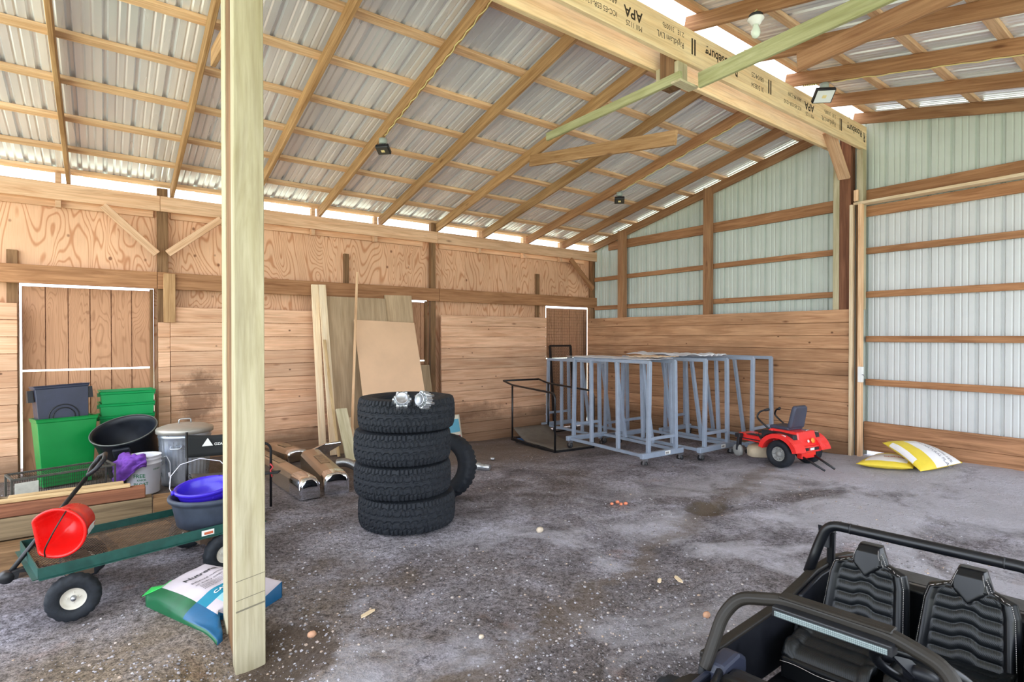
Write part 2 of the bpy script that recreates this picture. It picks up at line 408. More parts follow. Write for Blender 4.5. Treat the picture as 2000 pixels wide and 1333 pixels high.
for i in range(40): z = -.18+i*.057; m.tube([(6.9, YS-.012, z), (7.95, YS-.012, z)], .0016, 4)
m.build('wire_netting', mat('rusty wire', (112,84,62), .6, .4), D3)

# ---- gable wall
WB = tag(bpy.data.objects.new('wall_back', None), 'gable end wall of ribbed pale metal over wide planks', None, None, 'structure'); link(WB)
def ribs(s):
    """height of a ribbed sheet at distance s across it"""
    p = .2286; t = (s/p) % 1.0*p; h = 0.
    if t < .012: h = .028*t/.012
    elif t < .034: h = .028
    elif t < .046: h = .028*(.046-t)/.012
    for c in (.107, .168):
        d = abs(t-c)
        if d < .012: h = max(h, .008*(1-d/.012))
    return h
def rib_stations(a, b):
    p = .2286; out = []; k = math.floor(a/p)
    while k*p < b:
        for t in (0, .012, .034, .046, .095, .107, .119, .156, .168, .180): out.append(k*p+t)
        k += 1
    return [a]+[s for s in out if a < s < b]+[b]
XM = 8.085
def roofz(y): return 3.28+.222*(7.92-y) if y > 3.12 else 3.28+.222*(7.92-6.24+y)   # rafter underside
m = MB(); st = rib_stations(2.97, 8.2); st2 = rib_stations(-2.1, 2.97)
for s_, zb in ((st, lambda y: -.35), (st2, lambda y: 3.2)):
    vs = []
    for y in s_: vs += [(XM+ribs(y), y, zb(y)), (XM+ribs(y), y, roofz(y)+(.10 if y > 3.06 else .11))]
    m.add(vs, [(2*i, 2*i+2, 2*i+3, 2*i+1) for i in range(len(s_)-1)])
m.build('metal_sheet', M_wallmetal, WB, recalc=False)
RZ = Matrix.Rotation(PI/2, 4, 'Z')                                     # local x along world y
m = MB()
for i in range(11): z1 = 1.905-.1755*i; m.box((3.088+random.uniform(0,.004), -7.858, z1-.1712), (7.915, -7.82, z1))
m.box((3.088, -7.858, -.2), (7.915, -7.83, -.03))
m.build('plank_lining', M_planks2, WB, RZ, .004)
m = MB(); m.box((3.09, -7.8645, -.2), (7.91, -7.8590, 1.89)); m.build('backing', M_post_red, WB, RZ)
for z0, z1 in ((3.252, 3.412), (2.662, 2.742), (2.083, 2.163)):
    e = 7.55 if z0 > 3 else 8.0
    e = min(e, 7.93)
    board('girt', (8.04, 3.38, (z0+z1)/2), (8.04, e, (z0+z1)/2), z1-z0, .038, M_girt, WB)
for y0, y1 in ((7.04, 7.175), (5.2, 5.315)):
    y = (y0+y1)/2; board('stud', (7.94, y, -.3), (7.94, y, roofz(y)+.1), y1-y0, .12, M_rafter_red, WB, up=(0,1,0))
# ---- big sliding door in the gable
D4 = tag(bpy.data.objects.new('door_4', None), 'tall sliding barn door of ribbed white metal on pine girts', None, None, 'structure'); link(D4)
m = MB(); s_ = rib_stations(-2.1, 3.03); vs = []
for y in s_: vs += [(XM+.03+ribs(y), y, .19), (XM+.03+ribs(y), y, 3.2)]
m.add(vs, [(2*i, 2*i+2, 2*i+3, 2*i+1) for i in range(len(s_)-1)])
m.build('metal_sheet', M_wallmetal2, D4, recalc=False)
for zc, w in ((2.672, .082), (2.10, .082), (1.515, .078), (.948, .082)): board('girt', (8.06, -2.1, zc), (8.06, 2.98, zc), w, .038, M_girt, D4)
m = MB(); m.box((-2.1, -8.058, .235), (2.99, -8.02, .43)); m.box((-2.1, -8.06, .05), (2.99, -8.025, .232))
m.build('skirt_board', M_skirt, D4, RZ, .004)
T1 = tag(bpy.data.objects.new('trim_1', None), 'header and track boards above the sliding door', None, None, 'structure'); link(T1)
board('header', (8.03, -2.1, 3.185), (8.03, 2.99, 3.185), .135, .04, M_girt, T1)
board('header', (8.03, -2.1, 3.4), (8.03, 2.99, 3.4), .135, .04, M_girt, T1)
board('track_board', (7.95, -2.1, 3.285), (7.95, 3.07, 3.285), .035, .16, M_whitewood, T1)
T2 = tag(bpy.data.objects.new('trim_2', None), 'paired jamb boards standing beside the sliding door', None, None, 'structure'); link(T2)
board('jamb', (7.84, 3.068, -.08), (7.84, 3.068, 3.262), .036, .09, M_whitewood, T2, up=(0,1,0))
board('jamb', (7.93, 3.02, -.08), (7.93, 3.02, 3.262), .04, .1, M_post, T2, up=(0,1,0))
board('jamb', (7.86, 2.972, -.08), (7.86, 2.972, 3.262), .04, .09, M_purlin, T2, up=(0,1,0))
board('latch_block', (7.80, 2.945, .96), (7.80, 2.945, 1.16), .055, .05, M_white, T2, up=(0,1,0))
MB().tube([(7.79,2.93,1.06),(7.76,2.90,1.06),(7.77,2.89,1.04)], .006, 6).build('latch_hook', M_steel, T2)
board('block', (7.83, 3.02, 3.305), (7.83, 3.02, 3.45), .05, .03, M_purlin, T2, up=(0,1,0))
# ---- roof sheets
def roof(name, ya, yb, label):
    m = MB(); st = rib_stations(-2.3, 8.22); vs = []
    for x in st:
        h = ribs(x)
        for y in (ya, yb): vs.append((x, y, roofz(y)+.143+.04+h))
    m.add(vs, [(2*i, 2*i+2, 2*i+3, 2*i+1) for i in range(len(st)-1)])
    return tag(m.build(name, M_roof, None, recalc=False), label, None, None, 'structure')
roof('ceiling_left', 8.14, 3.24, 'ribbed bare metal roof slope over the plank wall')
roof('ceiling_right', 2.99, -2.4, 'ribbed bare metal roof slope beyond the ridge beams')
def cap_mat():
    N = NT('white ridge cap'); d = N.n('ShaderNodeBsdfTranslucent'); d.inputs[0].default_value = (.9,.92,.98,1)
    N.b.inputs['Base Color'].default_value = (.85,.87,.92,1); N.b.inputs['Roughness'].default_value = .5
    mx = N.n('ShaderNodeMixShader'); mx.inputs[0].default_value = .6; N.l(N.b.outputs[0], mx.inputs[1]); N.l(d.outputs[0], mx.inputs[2]); N.l(mx.outputs[0], N.out.inputs[0]); return N.m
zr = roofz(3.12)+.27
m = MB(); m.add([(-2.3,2.82,zr-.045),(8.22,2.82,zr-.045),(8.22,3.12,zr),(-2.3,3.12,zr),(8.22,3.42,zr-.045),(-2.3,3.42,zr-.045)], [(0,1,2,3),(3,2,4,5)])
tag(m.build('trim_3', cap_mat(), None, recalc=False), 'white ridge cap letting daylight in above the beams', None, None, 'structure')

# ================================================================ roof timber, one thing per stick
XR = [-.33, .67, 1.57, 2.48, 3.42, 4.39, 5.33, 6.31, 7.22, 7.97]
ORD = ['tenth', 'ninth', 'eighth', 'seventh', 'sixth', 'fifth', 'fourth', 'third', 'second', 'first']
def rafter(x, y0, y1, label, mt, group):
    w = .138; c = math.cos(math.atan(.222))
    p = Vector((x+.02, y0, roofz(y0)+w/2/c)); q = Vector((x+.02, y1, roofz(y1)+w/2/c))
    o = board('rafter', p, q, w, .038, mt); return tag(o, label, 'rafter', group)
for x, o in zip(XR, ORD):
    rafter(x, 8.05, 3.15, 'sloping pine rafter over the plank wall, %s out from the gable wall' % o, M_rafter if x < 6 else M_rafter_red, 'rafters of the slope over the plank wall')
XQ = [2.35, 3.32, 4.28, 5.25, 6.12, 7.03, 7.90]
for x, o in zip(XQ, ORD[-7:]):
    rafter(x, 3.09, -2.2, 'sloping pine rafter beyond the ridge beams, %s out from the gable wall' % o, M_rafter_red, 'rafters of the slope beyond the ridge')
YP = [3.79, 4.40, 5.015, 5.625, 6.24, 6.86, 7.475, 8.005]
UP = ['eighth', 'seventh', 'sixth', 'fifth', 'fourth', 'third', 'second', 'lowest']
def purlin(y, label, group):
    z = roofz(y)+.1425+.021; s = -.222 if y > 3.12 else .222
    up = Vector((0, -s, 1)).normalized()
    o = board('purlin', (-2.3, y, z), (8.06, y, z), .036, .089, M_purlin, up=up); tag(o, label, 'purlin', group); return o
for y, o in zip(YP, UP): purlin(y, 'flat pine purlin under the metal over the plank wall, %s up from the eave' % o, 'purlins of the slope over the plank wall')
for y, o in zip([2.925, 2.45, 1.84, 1.23, .62, .02, -.6, -1.2, -1.8], ['highest', 'second', 'third', 'fourth', 'fifth', 'sixth', 'seventh', 'eighth', 'ninth']):
    if y > .3: purlin(y, 'flat pine purlin beyond the ridge, %s down from the ridge cap' % o, 'purlins of the slope beyond the ridge')
for x, o in zip(XR[:9], ORD[:9]):
    if o in ('ninth', 'fifth'): continue
    m = MB().box((-.012,0,0), (.040,.085,.385)); b = m.build('rafter_block', M_plate, None, Matrix.Translation((x-.085, 7.965, 3.0)), .003)
    tag(b, 'short upright block wedged between the plates beside the %s rafter out from the gable' % o, 'block', 'blocks along the eave plate')
# posts and ridge beams
def post(name, x0, x1, y0, y1, z0, z1, mt, label, cat='post'):
    o = board(name, ((x0+x1)/2, (y0+y1)/2, z0), ((x0+x1)/2, (y0+y1)/2, z1), x1-x0, y1-y0, mt, up=(1,0,0)); return tag(o, label, cat)
post('post', .53, .645, 7.965, 8.05, -.1, 3.37, M_post, 'weathered wooden wall post beside the bin door, two knee braces meeting it')
post('post', 4.30, 4.384, 7.965, 8.05, -.3, 3.40, M_post, 'weathered wooden wall post beside the leaning sheets')
post('post', 8.02, 8.075, 7.965, 8.09, -.3, 3.40, M_post, 'weathered corner post where plank wall meets gable wall')
P1 = thing('ridge_post', 'built-up ridge post of pale new boards sandwiching a brown core, standing alone in the dirt', 'post', (.58, 3.1, -.16))
def zpost(P, x0, x1, y0, y1, z0, z1, mt, nm):
    b = P.location; board(nm, Vector(((x0+x1)/2, (y0+y1)/2, z0))-b, Vector(((x0+x1)/2, (y0+y1)/2, z1))-b, x1-x0, y1-y0, mt, P, up=(1,0,0))
zpost(P1, .512, .651, 2.96, 3.035, -.16, 3.985, M_treated, 'outer_board')
zpost(P1, .518, .645, 3.036, 3.195, -.16, 4.2, M_post, 'core')
zpost(P1, .512, .651, 3.196, 3.30, -.16, 3.985, M_treated, 'outer_board')
m = MB()
for z, hh in ((.345,.003),(.25,.003),(.195,.008)): m.bar((.515,2.9595,z-.008), (.648,2.9595,z+.012), hh, .001)
m.build('pencil_line', mat('pencil smudge', (120,114,96), .9), P1, P1.matrix_basis.inverted() if False else Matrix.Translation((-.58,-3.1,.16)))
P2 = thing('ridge_post', 'built-up ridge post of brown timber and pale boards against the gable wall', 'post', (7.87, 3.1, -.1))
zpost(P2, 7.885, 8.0, 2.962, 3.035, 1.9, 3.985, M_treated, 'outer_board')
zpost(P2, 7.866, 8.0, 3.097, 3.236, -.1, 4.2, M_post_red, 'core')
zpost(P2, 7.868, 8.0, 3.237, 3.315, 1.9, 3.985, M_treated, 'outer_board')
P3 = thing('ridge_post_stub', 'sawn-off stub of a ridge post hanging between the two ridge beams', 'post', (4.1, 3.1, 3.8))
zpost(P3, 4.06, 4.2, 3.036, 3.19, 3.79, 4.2, M_post, 'core')
zpost(P3, 4.06, 4.2, 2.995, 3.034, 3.79, 3.985, M_treated, 'outer_board')
zpost(P3, 4.06, 4.2, 3.192, 3.235, 3.83, 3.985, M_treated, 'outer_board')
def lvl(y0, y1, label, nm='ridge_beam', x1=8.03):
    o = board(nm, (-2.3, (y0+y1)/2, 4.143), (x1, (y0+y1)/2, 4.143), .305, y1-y0, M_lvl); tag(o, label, 'beam', None, 'thing'); return o
LB = lvl(2.975, 3.022, 'golden laminated ridge beam stamped with black lettering, facing the room')
lvl(3.245, 3.292, 'golden laminated ridge beam without lettering, carrying the rafters over the plank wall', x1=7.84)
def stamp(items):
    """ink on the face of the beam, printed upside down"""
    for body, x, z, size, bold, xs in items:
        M = Matrix.Translation(Vector((x+2.3, -.0238, z-4.143))) @ Matrix.Rotation(PI/2, 4, 'X') @ Matrix.Rotation(PI, 4, 'Z')
        text_mesh('ink_stamp', body, size, M_ink, LB, M, .0002, 'LEFT', bold, xs)
def stamps(x):
    # x = end of the line nearest the gable; text runs back towards -x because it is upside down
    stamp([('R', x, 4.20, .17, True, .6), ('Roseburg', x-.10, 4.21, .12, True, .95), ('I', x-.68, 4.22, .2, True, .8), ('I', x-.72, 4.22, .2, True, .8),
           ('RigidLam LVL', x-.86, 4.14, .075, False, .9), ('2.1E   3100Fb', x-.86, 4.23, .06, False, .9),
           ('APA', x-1.42, 4.2, .12, True, 1.), ('Mill 1125', x-1.42, 4.09, .06, False, .9), ('ICC-ES ESR-1210', x-1.72, 4.11, .06, False, .9),
           ('APA PR-L289', x-1.72, 4.21, .06, False, .9), ('I', x-2.36, 4.22, .2, True, .8), ('I', x-2.40, 4.22, .2, True, .8), ('3150B34', x-2.52, 4.11, .07, False, .95), ('08/04/25', x-2.52, 4.21, .07, False, .95)])
stamps(7.98); stamps(4.98)
# collar ties, old knee braces, braces
def stick(name, p, q, w, t, mt, label, cat, up=(0,0,1), group=None): return tag(board(name, p, q, w, t, mt, None, up), label, cat, group)
stick('collar_tie', (4.02, 2.93, 3.81), (4.02, 4.72, 3.80), .085, .036, M_green, 'green treated tie running from the post stub to the rafter over the plank wall', 'tie')
stick('collar_tie', (4.235, 2.90, 3.815), (4.235, 1.33, 3.86), .135, .036, M_green, 'broad green treated tie running from the ridge beams out beyond the ridge', 'tie')
stick('tie_plate', (4.0, 2.975, 3.775), (4.26, 2.975, 3.775), .1, .022, M_treated, 'small pale board under the sawn-off post stub', 'board', up=(0,1,0))
stick('knee_brace', (4.365, 3.235, 3.44), (4.365, 5.45, 3.785), .14, .036, M_rafter, 'old brown brace with a clean sawn end hanging over the plank wall side', 'brace')
stick('knee_brace', (4.235, 2.04, 3.63), (4.235, .9, 3.70), .14, .036, M_rafter_red, 'old brown brace with a clean sawn end hanging beyond the ridge', 'brace')
stick('knee_brace', (7.30, 3.133, 4.12), (7.835, 3.163, 3.63), .14, .036, M_plate, 'pinkish pine brace from between the ridge beams down to the gable post', 'brace', up=(0,1,0))
stick('knee_brace', (.0, 7.898, 3.06), (.525, 7.898, 2.55), .085, .036, M_plate, 'pale pine brace over the bin door rising away from the post', 'brace')
stick('knee_brace', (1.22, 7.898, 3.06), (.635, 7.898, 2.565), .085, .036, M_plate, 'pale pine brace on the lining side of the post, rising behind the ridge post', 'brace')
stick('knee_brace', (7.33, 7.898, 3.06), (7.95, 7.898, 2.51), .1, .036, M_girt, 'brown brace running down to the corner post', 'brace')
# old near brace up by the second rafter
stick('knee_brace', (.72, 5.0, 3.80), (.72, 3.45, 3.62), .14, .036, M_rafter, 'old brown brace hanging beside the rafter behind the ridge post', 'brace')
# ================================================================ clutter by the bin door
def plane_hit(px, py, pt, n):
    d = ray(px, py); o = Vector((0, 0, CH)); n = Vector(n); return o+d*((Vector(pt)-o).dot(n)/d.dot(n))
M_dkgreen = mat('dark green enamel', (24,74,66), .45, 0, .25, 18)
M_rust = mat('rusty steel', (112,92,76), .8, .2, .35, 20)
M_cream = mat('cream rim', (206,200,186), .5, 0, .12, 20)
M_blacktube = mat('black painted tube', (24,24,27), .35, 0, .15, 20)
M_greenbin = mat('green bin plastic', (12,150,78), .38, 0, .08, 3)
M_greenbin2 = mat('dark green bin plastic', (10,138,62), .36, 0, .1, 3)
M_blackbin = mat('black bin plastic', (52,56,74), .42, 0, .22, 6)
M_tub = mat('black tub plastic', (24,28,36), .42, 0, .3, 8)
M_rubtub = mat('rubber feed tub', (56,64,78), .6, 0, .35, 9)
M_purple = mat('purple plastic', (62,42,196), .25, 0, .08, 4)
M_cloth = mat('purple cloth', (112,62,160), .9, 0, .25, 12, .4)
M_red = mat('red plastic', (238,34,30), .3, 0, .06, 4)
M_bucket = mat('white bucket plastic', (226,226,234), .4, 0, .05, 4)
M_greenink = mat('green ink', (16,106,66), .6)
M_wire = mat('dark wire', (60,56,50), .5, .5)
M_can = mat('galvanised can', (188,196,206), .3, .8, .22, 7)
M_fabric = mat('black nylon', (34,36,36), .8, 0, .2, 60)
M_paper = mat('white label', (236,236,230), .6)
M_seatbrown = mat('dusty seat cloth', (74,66,56), .9, 0, .3, 20)
def tyre(R, w, rim, n=48, lug=.0, side=.35):
    """closed tyre section about local z"""
    h = w/2; prof = [(rim, -h*.72), (rim+(R-rim)*.35, -h*.98), (rim+(R-rim)*.7, -h), (R-.006, -h*.82), (R, -h*.55), (R, -h*.2), (R, h*.2), (R, h*.55), (R-.006, h*.82), (rim+(R-rim)*.7, h), (rim+(R-rim)*.35, h*.98), (rim, h*.72)]
    m = MB()
    def fn(v, th):
        if lug and abs(v.z) > h*.3:
            r = math.hypot(v.x, v.y)
            if r > R*.9 and math.sin(th*lug) > .2: v = Vector((v.x*.955, v.y*.955, v.z))
        return v
    m.lathe(prof, n, None, 0, True, closed=True, fn=fn if lug else None); return m
def rim_mb(r, w, hub=.02, bolts=5):
    h = w/2
    m = MB().lathe([(r*.0, h*.2), (hub, h*.25), (hub*1.3, h*.1), (r*.6, h*.12), (r*.78, h*.35), (r*.92, h*.75), (r, h*.8), (r, -h*.8), (0, -h*.8)], 32)
    for k in range(bolts):
        a = 2*PI*k/bolts; M = Matrix.Translation((r*.45*math.cos(a), r*.45*math.sin(a), h*.1)); m.lathe([(0,.006),(.005,.006),(.006,0)], 8, M, 0)
    return m
def axis_matrix(c, ax, up=(0,0,1)):
    Z = Vector(ax).normalized(); X = Vector(up).cross(Z).normalized(); Y = Z.cross(X)
    M = Matrix((X, Y, Z)).transposed().to_4x4(); M.translation = c; return M
# ---- garden cart
th = math.radians(12); C0 = Vector((-.285, 3.835, 0))
cart = thing('garden_cart', 'dark green steel mesh garden cart with black pull handle and air tyres', 'cart', C0, th)
m = MB()
L, W, zd = 1.20, .60, .262
for k in range(-int(W/.022), int(L/.022)+1):
    for s in (1, -1):
        a = k*.022
        # lines x = a + s*y*0.6 clipped to the deck
        x0, x1 = (a, a+W*.7) if s > 0 else (a+W*.7, a)
        y0, y1 = 0., W
        pts = []
        for i in range(2):
            x, y = (x0, y0) if i == 0 else (x1, y1); pts.append([x, y])
        (ax, ay), (bx, by) = pts
        def clip(ax, ay, bx, by):
            t0, t1 = 0., 1.
            dx = bx-ax
            for lim, sg in ((0., 1), (L, -1)):
                fa = (ax-lim)*sg; fb = (bx-lim)*sg
                if fa < 0 and fb < 0: return None
                if fa < 0: t0 = max(t0, fa/(fa-fb))
                if fb < 0: t1 = min(t1, fa/(fa-fb))
            return None if t1 <= t0 else (ax+dx*t0, ay+(by-ay)*t0, ax+dx*t1, ay+(by-ay)*t1)
        r = clip(ax, ay, bx, by)
        if r: m.bar((r[0], r[1], zd), (r[2], r[3], zd), .002, .0035)
m.build('mesh_deck', M_rust, cart)
def rail(p, q, flip=1):
    MB().bar(p, q, .062, .005).bar(Vector(p)-Vector((0,0,.028)), Vector(q)-Vector((0,0,.028)), .004, .05).build('side_rail', M_dkgreen, cart)
rail((0,0,.28), (L,0,.28)); rail((0,W,.28), (L,W,.28)); rail((0,.004,.28), (0,W-.004,.28)); rail((L,.004,.28), (L,W-.004,.28))
for x in (.38, .78): MB().box((x,.01,.235), (x+.03,W-.01,.255)).build('cross_brace', M_rust, cart)
MB().box((.80,-.0045,.262), (.875,-.0028,.296)).build('sticker', M_paper, cart)
MB().box((.815,-.006,.268), (.868,-.0048,.284)).build('sticker', mat('orange print', (196,96,60), .6), cart)
def cart_wheel(c, ax):
    M = axis_matrix(c, ax); t = tyre(.125, .085, .058, 60, 18).build('wheel', M_rubber, cart, M)
    rim_mb(.062, .075, .014, 4).build('rim', M_cream, t); MB().lathe([(0,.034),(.012,.034),(.014,.008)], 16).build('hub', M_steel, t)
a15 = math.radians(-12)
cart_wheel((.14,-.045,.124), (math.sin(a15), -math.cos(a15), 0)); cart_wheel((.30,.56,.124), (-math.sin(a15), math.cos(a15), 0))
cart_wheel((.93,-.02,.124), (0,-1,0)); cart_wheel((.93,.62,.124), (0,1,0))
MB().bar((.15,.0,.124), (.295,.52,.124), .03, .03).build('axle', M_rust, cart); MB().bar((.93,.02,.124), (.93,.58,.124), .03, .03).build('axle', M_rust, cart)
MB().box((.16,.2,.14), (.28,.4,.23)).build('turntable', M_rust, cart); MB().box((.86,.2,.14), (1.,.4,.233)).build('axle_bracket', M_rust, cart)
n_ = Vector((-math.sin(th), math.cos(th), 0)); pc = C0+n_*.3
R_ = Matrix.Translation(C0) @ Matrix.Rotation(th, 4, 'Z'); Ri = R_.inverted()
pv = Ri @ plane_hit(12, 1128, pc, n_); tp = Ri @ plane_hit(205, 888, pc+n_*.32, n_)
MB().bar((.2,.3,.16), pv+Vector((.05,0,.0)), .03, .05).build('tongue', M_rust, cart)
MB().lathe([(0,-.03),(.03,-.03),(.034,-.02),(.034,.02),(.03,.03),(0,.03)], 20, axis_matrix(pv, (0,1,0))).bar(pv, pv+(Vector((.14,0,.02))), .045, .05).build('hitch', M_black, cart)
d = (tp-pv).normalized(); gq = tp-d*.16
MB().tube([pv+d*.03, pv+d*.3, gq-d*.02], .013, 10).build('handle', M_blacktube, cart)
s_ = Vector((0,1,0)); up_ = d
loop = [gq, gq+s_*.05+d*.05, gq+s_*.06+d*.13, gq+d*.165, gq-s_*.06+d*.13, gq-s_*.05+d*.05]
MB().tube(loop, .014, 10, closed=True).build('grip', M_black, cart)
# ---- red flat-backed feed bucket on the cart
oc = plane_hit(111, 1043, (0, 4.04, 0), (0, 1, 0)); bd = Vector((.36, .92, .05)).normalized()
M = axis_matrix(oc, -bd)   # local z = out of the mouth
red = thing('feed_bucket', 'red flat-backed feed bucket lying on its side on the cart', 'bucket', (0,0,0)); red.matrix_local = M
def dsh(v, th_):
    r = math.hypot(v.x, v.y); k = -.74*r
    if v.x < k: v = Vector((k, v.y, v.z))
    return v
prof = [(r*.94, z*.9) for r, z in [(.0,-.235),(.10,-.235),(.112,-.228),(.126,-.1),(.138,-.02),(.152,-.015),(.155,-.005),(.152,.004),(.142,.004),(.134,-.01),(.120,-.1),(.106,-.21),(.0,-.22)]]
MB().lathe(prof, 56, Matrix.Rotation(math.radians(8), 4, 'Z'), fn=dsh).build('pail', M_red, red)
MB().tube(fillet([(.05,.130,0),(.02,.05,.06),(-.04,-.07,.05),(-.06,-.128,0)], .05), .004, 6).build('bail', M_wire, red)
MB().box((-.02,-.02,-.235-.003), (.02,.02,-.235-.002)).build('bottom_mark', M_red, red)
# peeling label on the outside
m = MB(); vs = []
for i in range(9):
    for j in range(5):
        a = math.radians(-60+60*i/8); zz = -.20+.12*j/4; r = .94*(.130+(zz+.1)*.11); rr = r+.0015
        vs.append((rr*math.cos(a), rr*math.sin(a), .9*zz+ (.012*math.sin(i*2.1) if j in (0,4) else 0)))
m.add(vs, [(i*5+j, (i+1)*5+j, (i+1)*5+j+1, i*5+j+1) for i in range(8) for j in range(4)]); m.build('paper_label', M_paper, red)
# ---- rubber tub and purple feed pan on the cart
tb = thing('rubber_tub', 'black rubber feed tub on the cart, cut by the ridge post', 'tub', (.585, 4.275, .2670))
MB().lathe([(0,0),(.185,0),(.20,.01),(.228,.15),(.232,.165),(.25,.175),(.254,.19),(.25,.203),(.234,.203),(.224,.19),(.218,.15),(.192,.02),(0,.016)], 48).build('tub', M_rubtub, tb)
pp = thing('feed_pan', 'glossy purple feed pan with wire bail sitting tilted in the black rubber tub', 'pan', (.56, 4.285, .40), rot=(math.radians(5), math.radians(-5), 0))
MB().lathe([(0,0),(.125,0),(.135,.006),(.165,.09),(.168,.1),(.182,.108),(.184,.122),(.180,.130),(.168,.128),(.160,.115),(.155,.09),(.128,.014),(0,.012)], 48).build('pan', M_purple, pp)
m = MB(); m.lathe([(0,-.01),(.016,-.01),(.016,.01),(0,.01)], 14, axis_matrix((.186,0,.118), (1,0,0)))
m.build('bail_ear', M_purple, pp); MB().lathe([(0,-.01),(.016,-.01),(.016,.01),(0,.01)], 14, axis_matrix((-.186,0,.118), (1,0,0))).build('bail_ear', M_purple, pp)
MB().tube([(-.19,0,.118),(-.20,.01,.15),(-.185,.05,.22),(-.12,.09,.275),(0,.1,.29),(.12,.08,.25),(.18,.03,.17),(.19,0,.118)], .0028, 6).build('bail', M_bucket, pp)
# ---- landscape timbers behind the cart
def timber(p, q, w, t, mt, label, cat='timber', up=(0,0,1), nm='timber'): return tag(board(nm, p, q, w, t, mt, None, up, .006), label, cat, 'old timbers stacked behind the cart')
M_timber = wood('weathered timber', (150,118,84), (96,72,50), .5); M_timber_red = wood('reddish timber', (158,106,78), (112,70,52), .5); M_split = wood('split pale board', (222,196,150), (176,142,96), .2)
M_timber2 = wood('greyed timber', (146,128,100), (98,82,62), .4)
timber((-1.5,4.97,.07), (1.0,4.95,.07), .138, .26, M_timber, 'lowest weathered timber lying against the cart wheels')
timber((-1.5,5.17,.2175), (.30,5.15,.2175), .15, .14, M_timber2, 'weathered middle timber between the red topped timber and the ground')
timber((.305,5.15,.2125), (1.0,5.12,.2125), .14, .14, M_timber, 'weathered end timber running behind the rubber tub')
timber((-1.5,5.15,.34), (.255,5.14,.34), .088, .09, M_timber_red, 'reddish square timber on top of the stack with a cut end by the bucket')
tag(board('split_board', (-.72,5.17,.397), (.16,5.155,.397), .020, .07, M_split, None), 'pale split board on the red timber, front one', 'board', 'offcuts on the red timber')
tag(board('split_board', (-.55,5.25,.402), (.12,5.25,.402), .020, .06, M_split, None), 'pale split board on the red timber, the rear one', 'board', 'offcuts on the red timber')
tag(board('lath', (-1.2,5.32,.402), (-.6,5.30,.405), .02, .05, M_timber, None), 'thin brown lath poking out from under the split boards', 'board', 'offcuts on the red timber')
timber((-1.5,5.30,.195), (.1,5.31,.195), .39, .1, M_timber2, 'grey timber hidden behind the red one carrying the pale offcuts')
# ---- wire cage lying behind the timbers
cg = thing('wire_cage', 'low wire mesh animal cage with a blank white tag lying behind the timbers', 'cage', (-.62, 6.15, ground(-.6,6.2)), math.radians(14))
L, W, H = .72, .28, .345
m = MB()
for z in (0.008, H):
    for y in (0, W): m.bar((0,y,z), (L,y,z), .016, .016)
    for x in (0, L): m.bar((x,0,z), (x,W,z), .016, .016)
for x in (0, L):
    for y in (0, W): m.bar((x,y,0), (x,y,H), .016, .016)
m.build('frame', mat('cage frame', (84,82,74), .7, .2, .3, 20), cg)
m = MB()
for i in range(46):
    x = L*i/45
    for y in (-.002, W+.002): m.bar((x,y,0), (x,y,H), .0022, .0022)
    m.bar((x,0,H+.002), (x,W,H+.002), .0022, .0022)
for k in range(11):
    z = H*k/10
    for y in (-.004, W+.004): m.bar((0,y,z), (L,y,z), .0022, .0022)
m.build('wire_mesh', M_wire, cg)
MB().box((.015,-.014,.16), (.17,-.008,.315)).build('tag_plate', mat('grubby white tag', (204,204,192), .7, 0, .1, 30), cg, bevel=.002)
# ---- plastic bins
def bin_mb(w, d, h, taper, wall=.005, rimw=.018, lip=.04):
    """open rectangular bin, wider at the top"""
    m = MB()
    def ring(z, e): return [(-w/2+taper*(1-z/h)+e, -d/2+taper*(1-z/h)+e, z), (w/2-taper*(1-z/h)-e, -d/2+taper*(1-z/h)+e, z), (w/2-taper*(1-z/h)-e, d/2-taper*(1-z/h)-e, z), (-w/2+taper*(1-z/h)+e, d/2-taper*(1-z/h)-e, z)]
    R = [ring(0,0), ring(h-lip,0), ring(h-lip,-rimw*.4), ring(h-.008,-rimw*.5), ring(h,-rimw), ring(h,wall), ring(.01,wall)]
    vs = sum(R, []); fs = [(3,2,1,0)]
    for i in range(len(R)-1):
        for k in range(4): l = (k+1) % 4; fs.append((i*4+k, i*4+l, (i+1)*4+l, (i+1)*4+k))
    b = (len(R)-1)*4; fs.append((b, b+1, b+2, b+3)); return m.add(vs, fs)
gb = thing('recycling_bin', 'tall green plastic bin with the black bin standing in it', 'bin', (-.33, 7.45, .0), rot=(math.radians(-3), 0, math.radians(14)))
bin_mb(.50, .30, .70, .045).build('bin', M_greenbin2, gb, None, .006)
bb = thing('recycling_bin', 'slim black plastic bin with an arched rib standing inside the green bin', 'bin', (-.338, 7.456, .24), rot=(math.radians(-3), math.radians(-2), math.radians(14)))
bin_mb(.44, .225, .80, .028, lip=.03).build('bin', M_blackbin, bb, None, .005)
for r in (.125, .092):
    pts = [Vector((-r,-.113-.0,.40))]+[Vector((-r*math.cos(a), -.1105, .47+r*math.sin(a))) for a in [PI*i/14 for i in range(15)]]+[Vector((r,-.113,.40))]
    MB().tube([Vector((p.x, -.1175+.03*(1-p.z/.8), p.z)) for p in pts], .006, 6).build('arch_rib', M_black, bb)
for s in (-1, 1): MB().prism([(-.05,-.06),(.05,-.06),(.035,.06),(-.035,.06)], s*.225, s*.27, 'x', Matrix.Translation((0,0,.70))).build('side_lug', M_black, bb)
tops = ('topmost', 'middle', 'bottom')
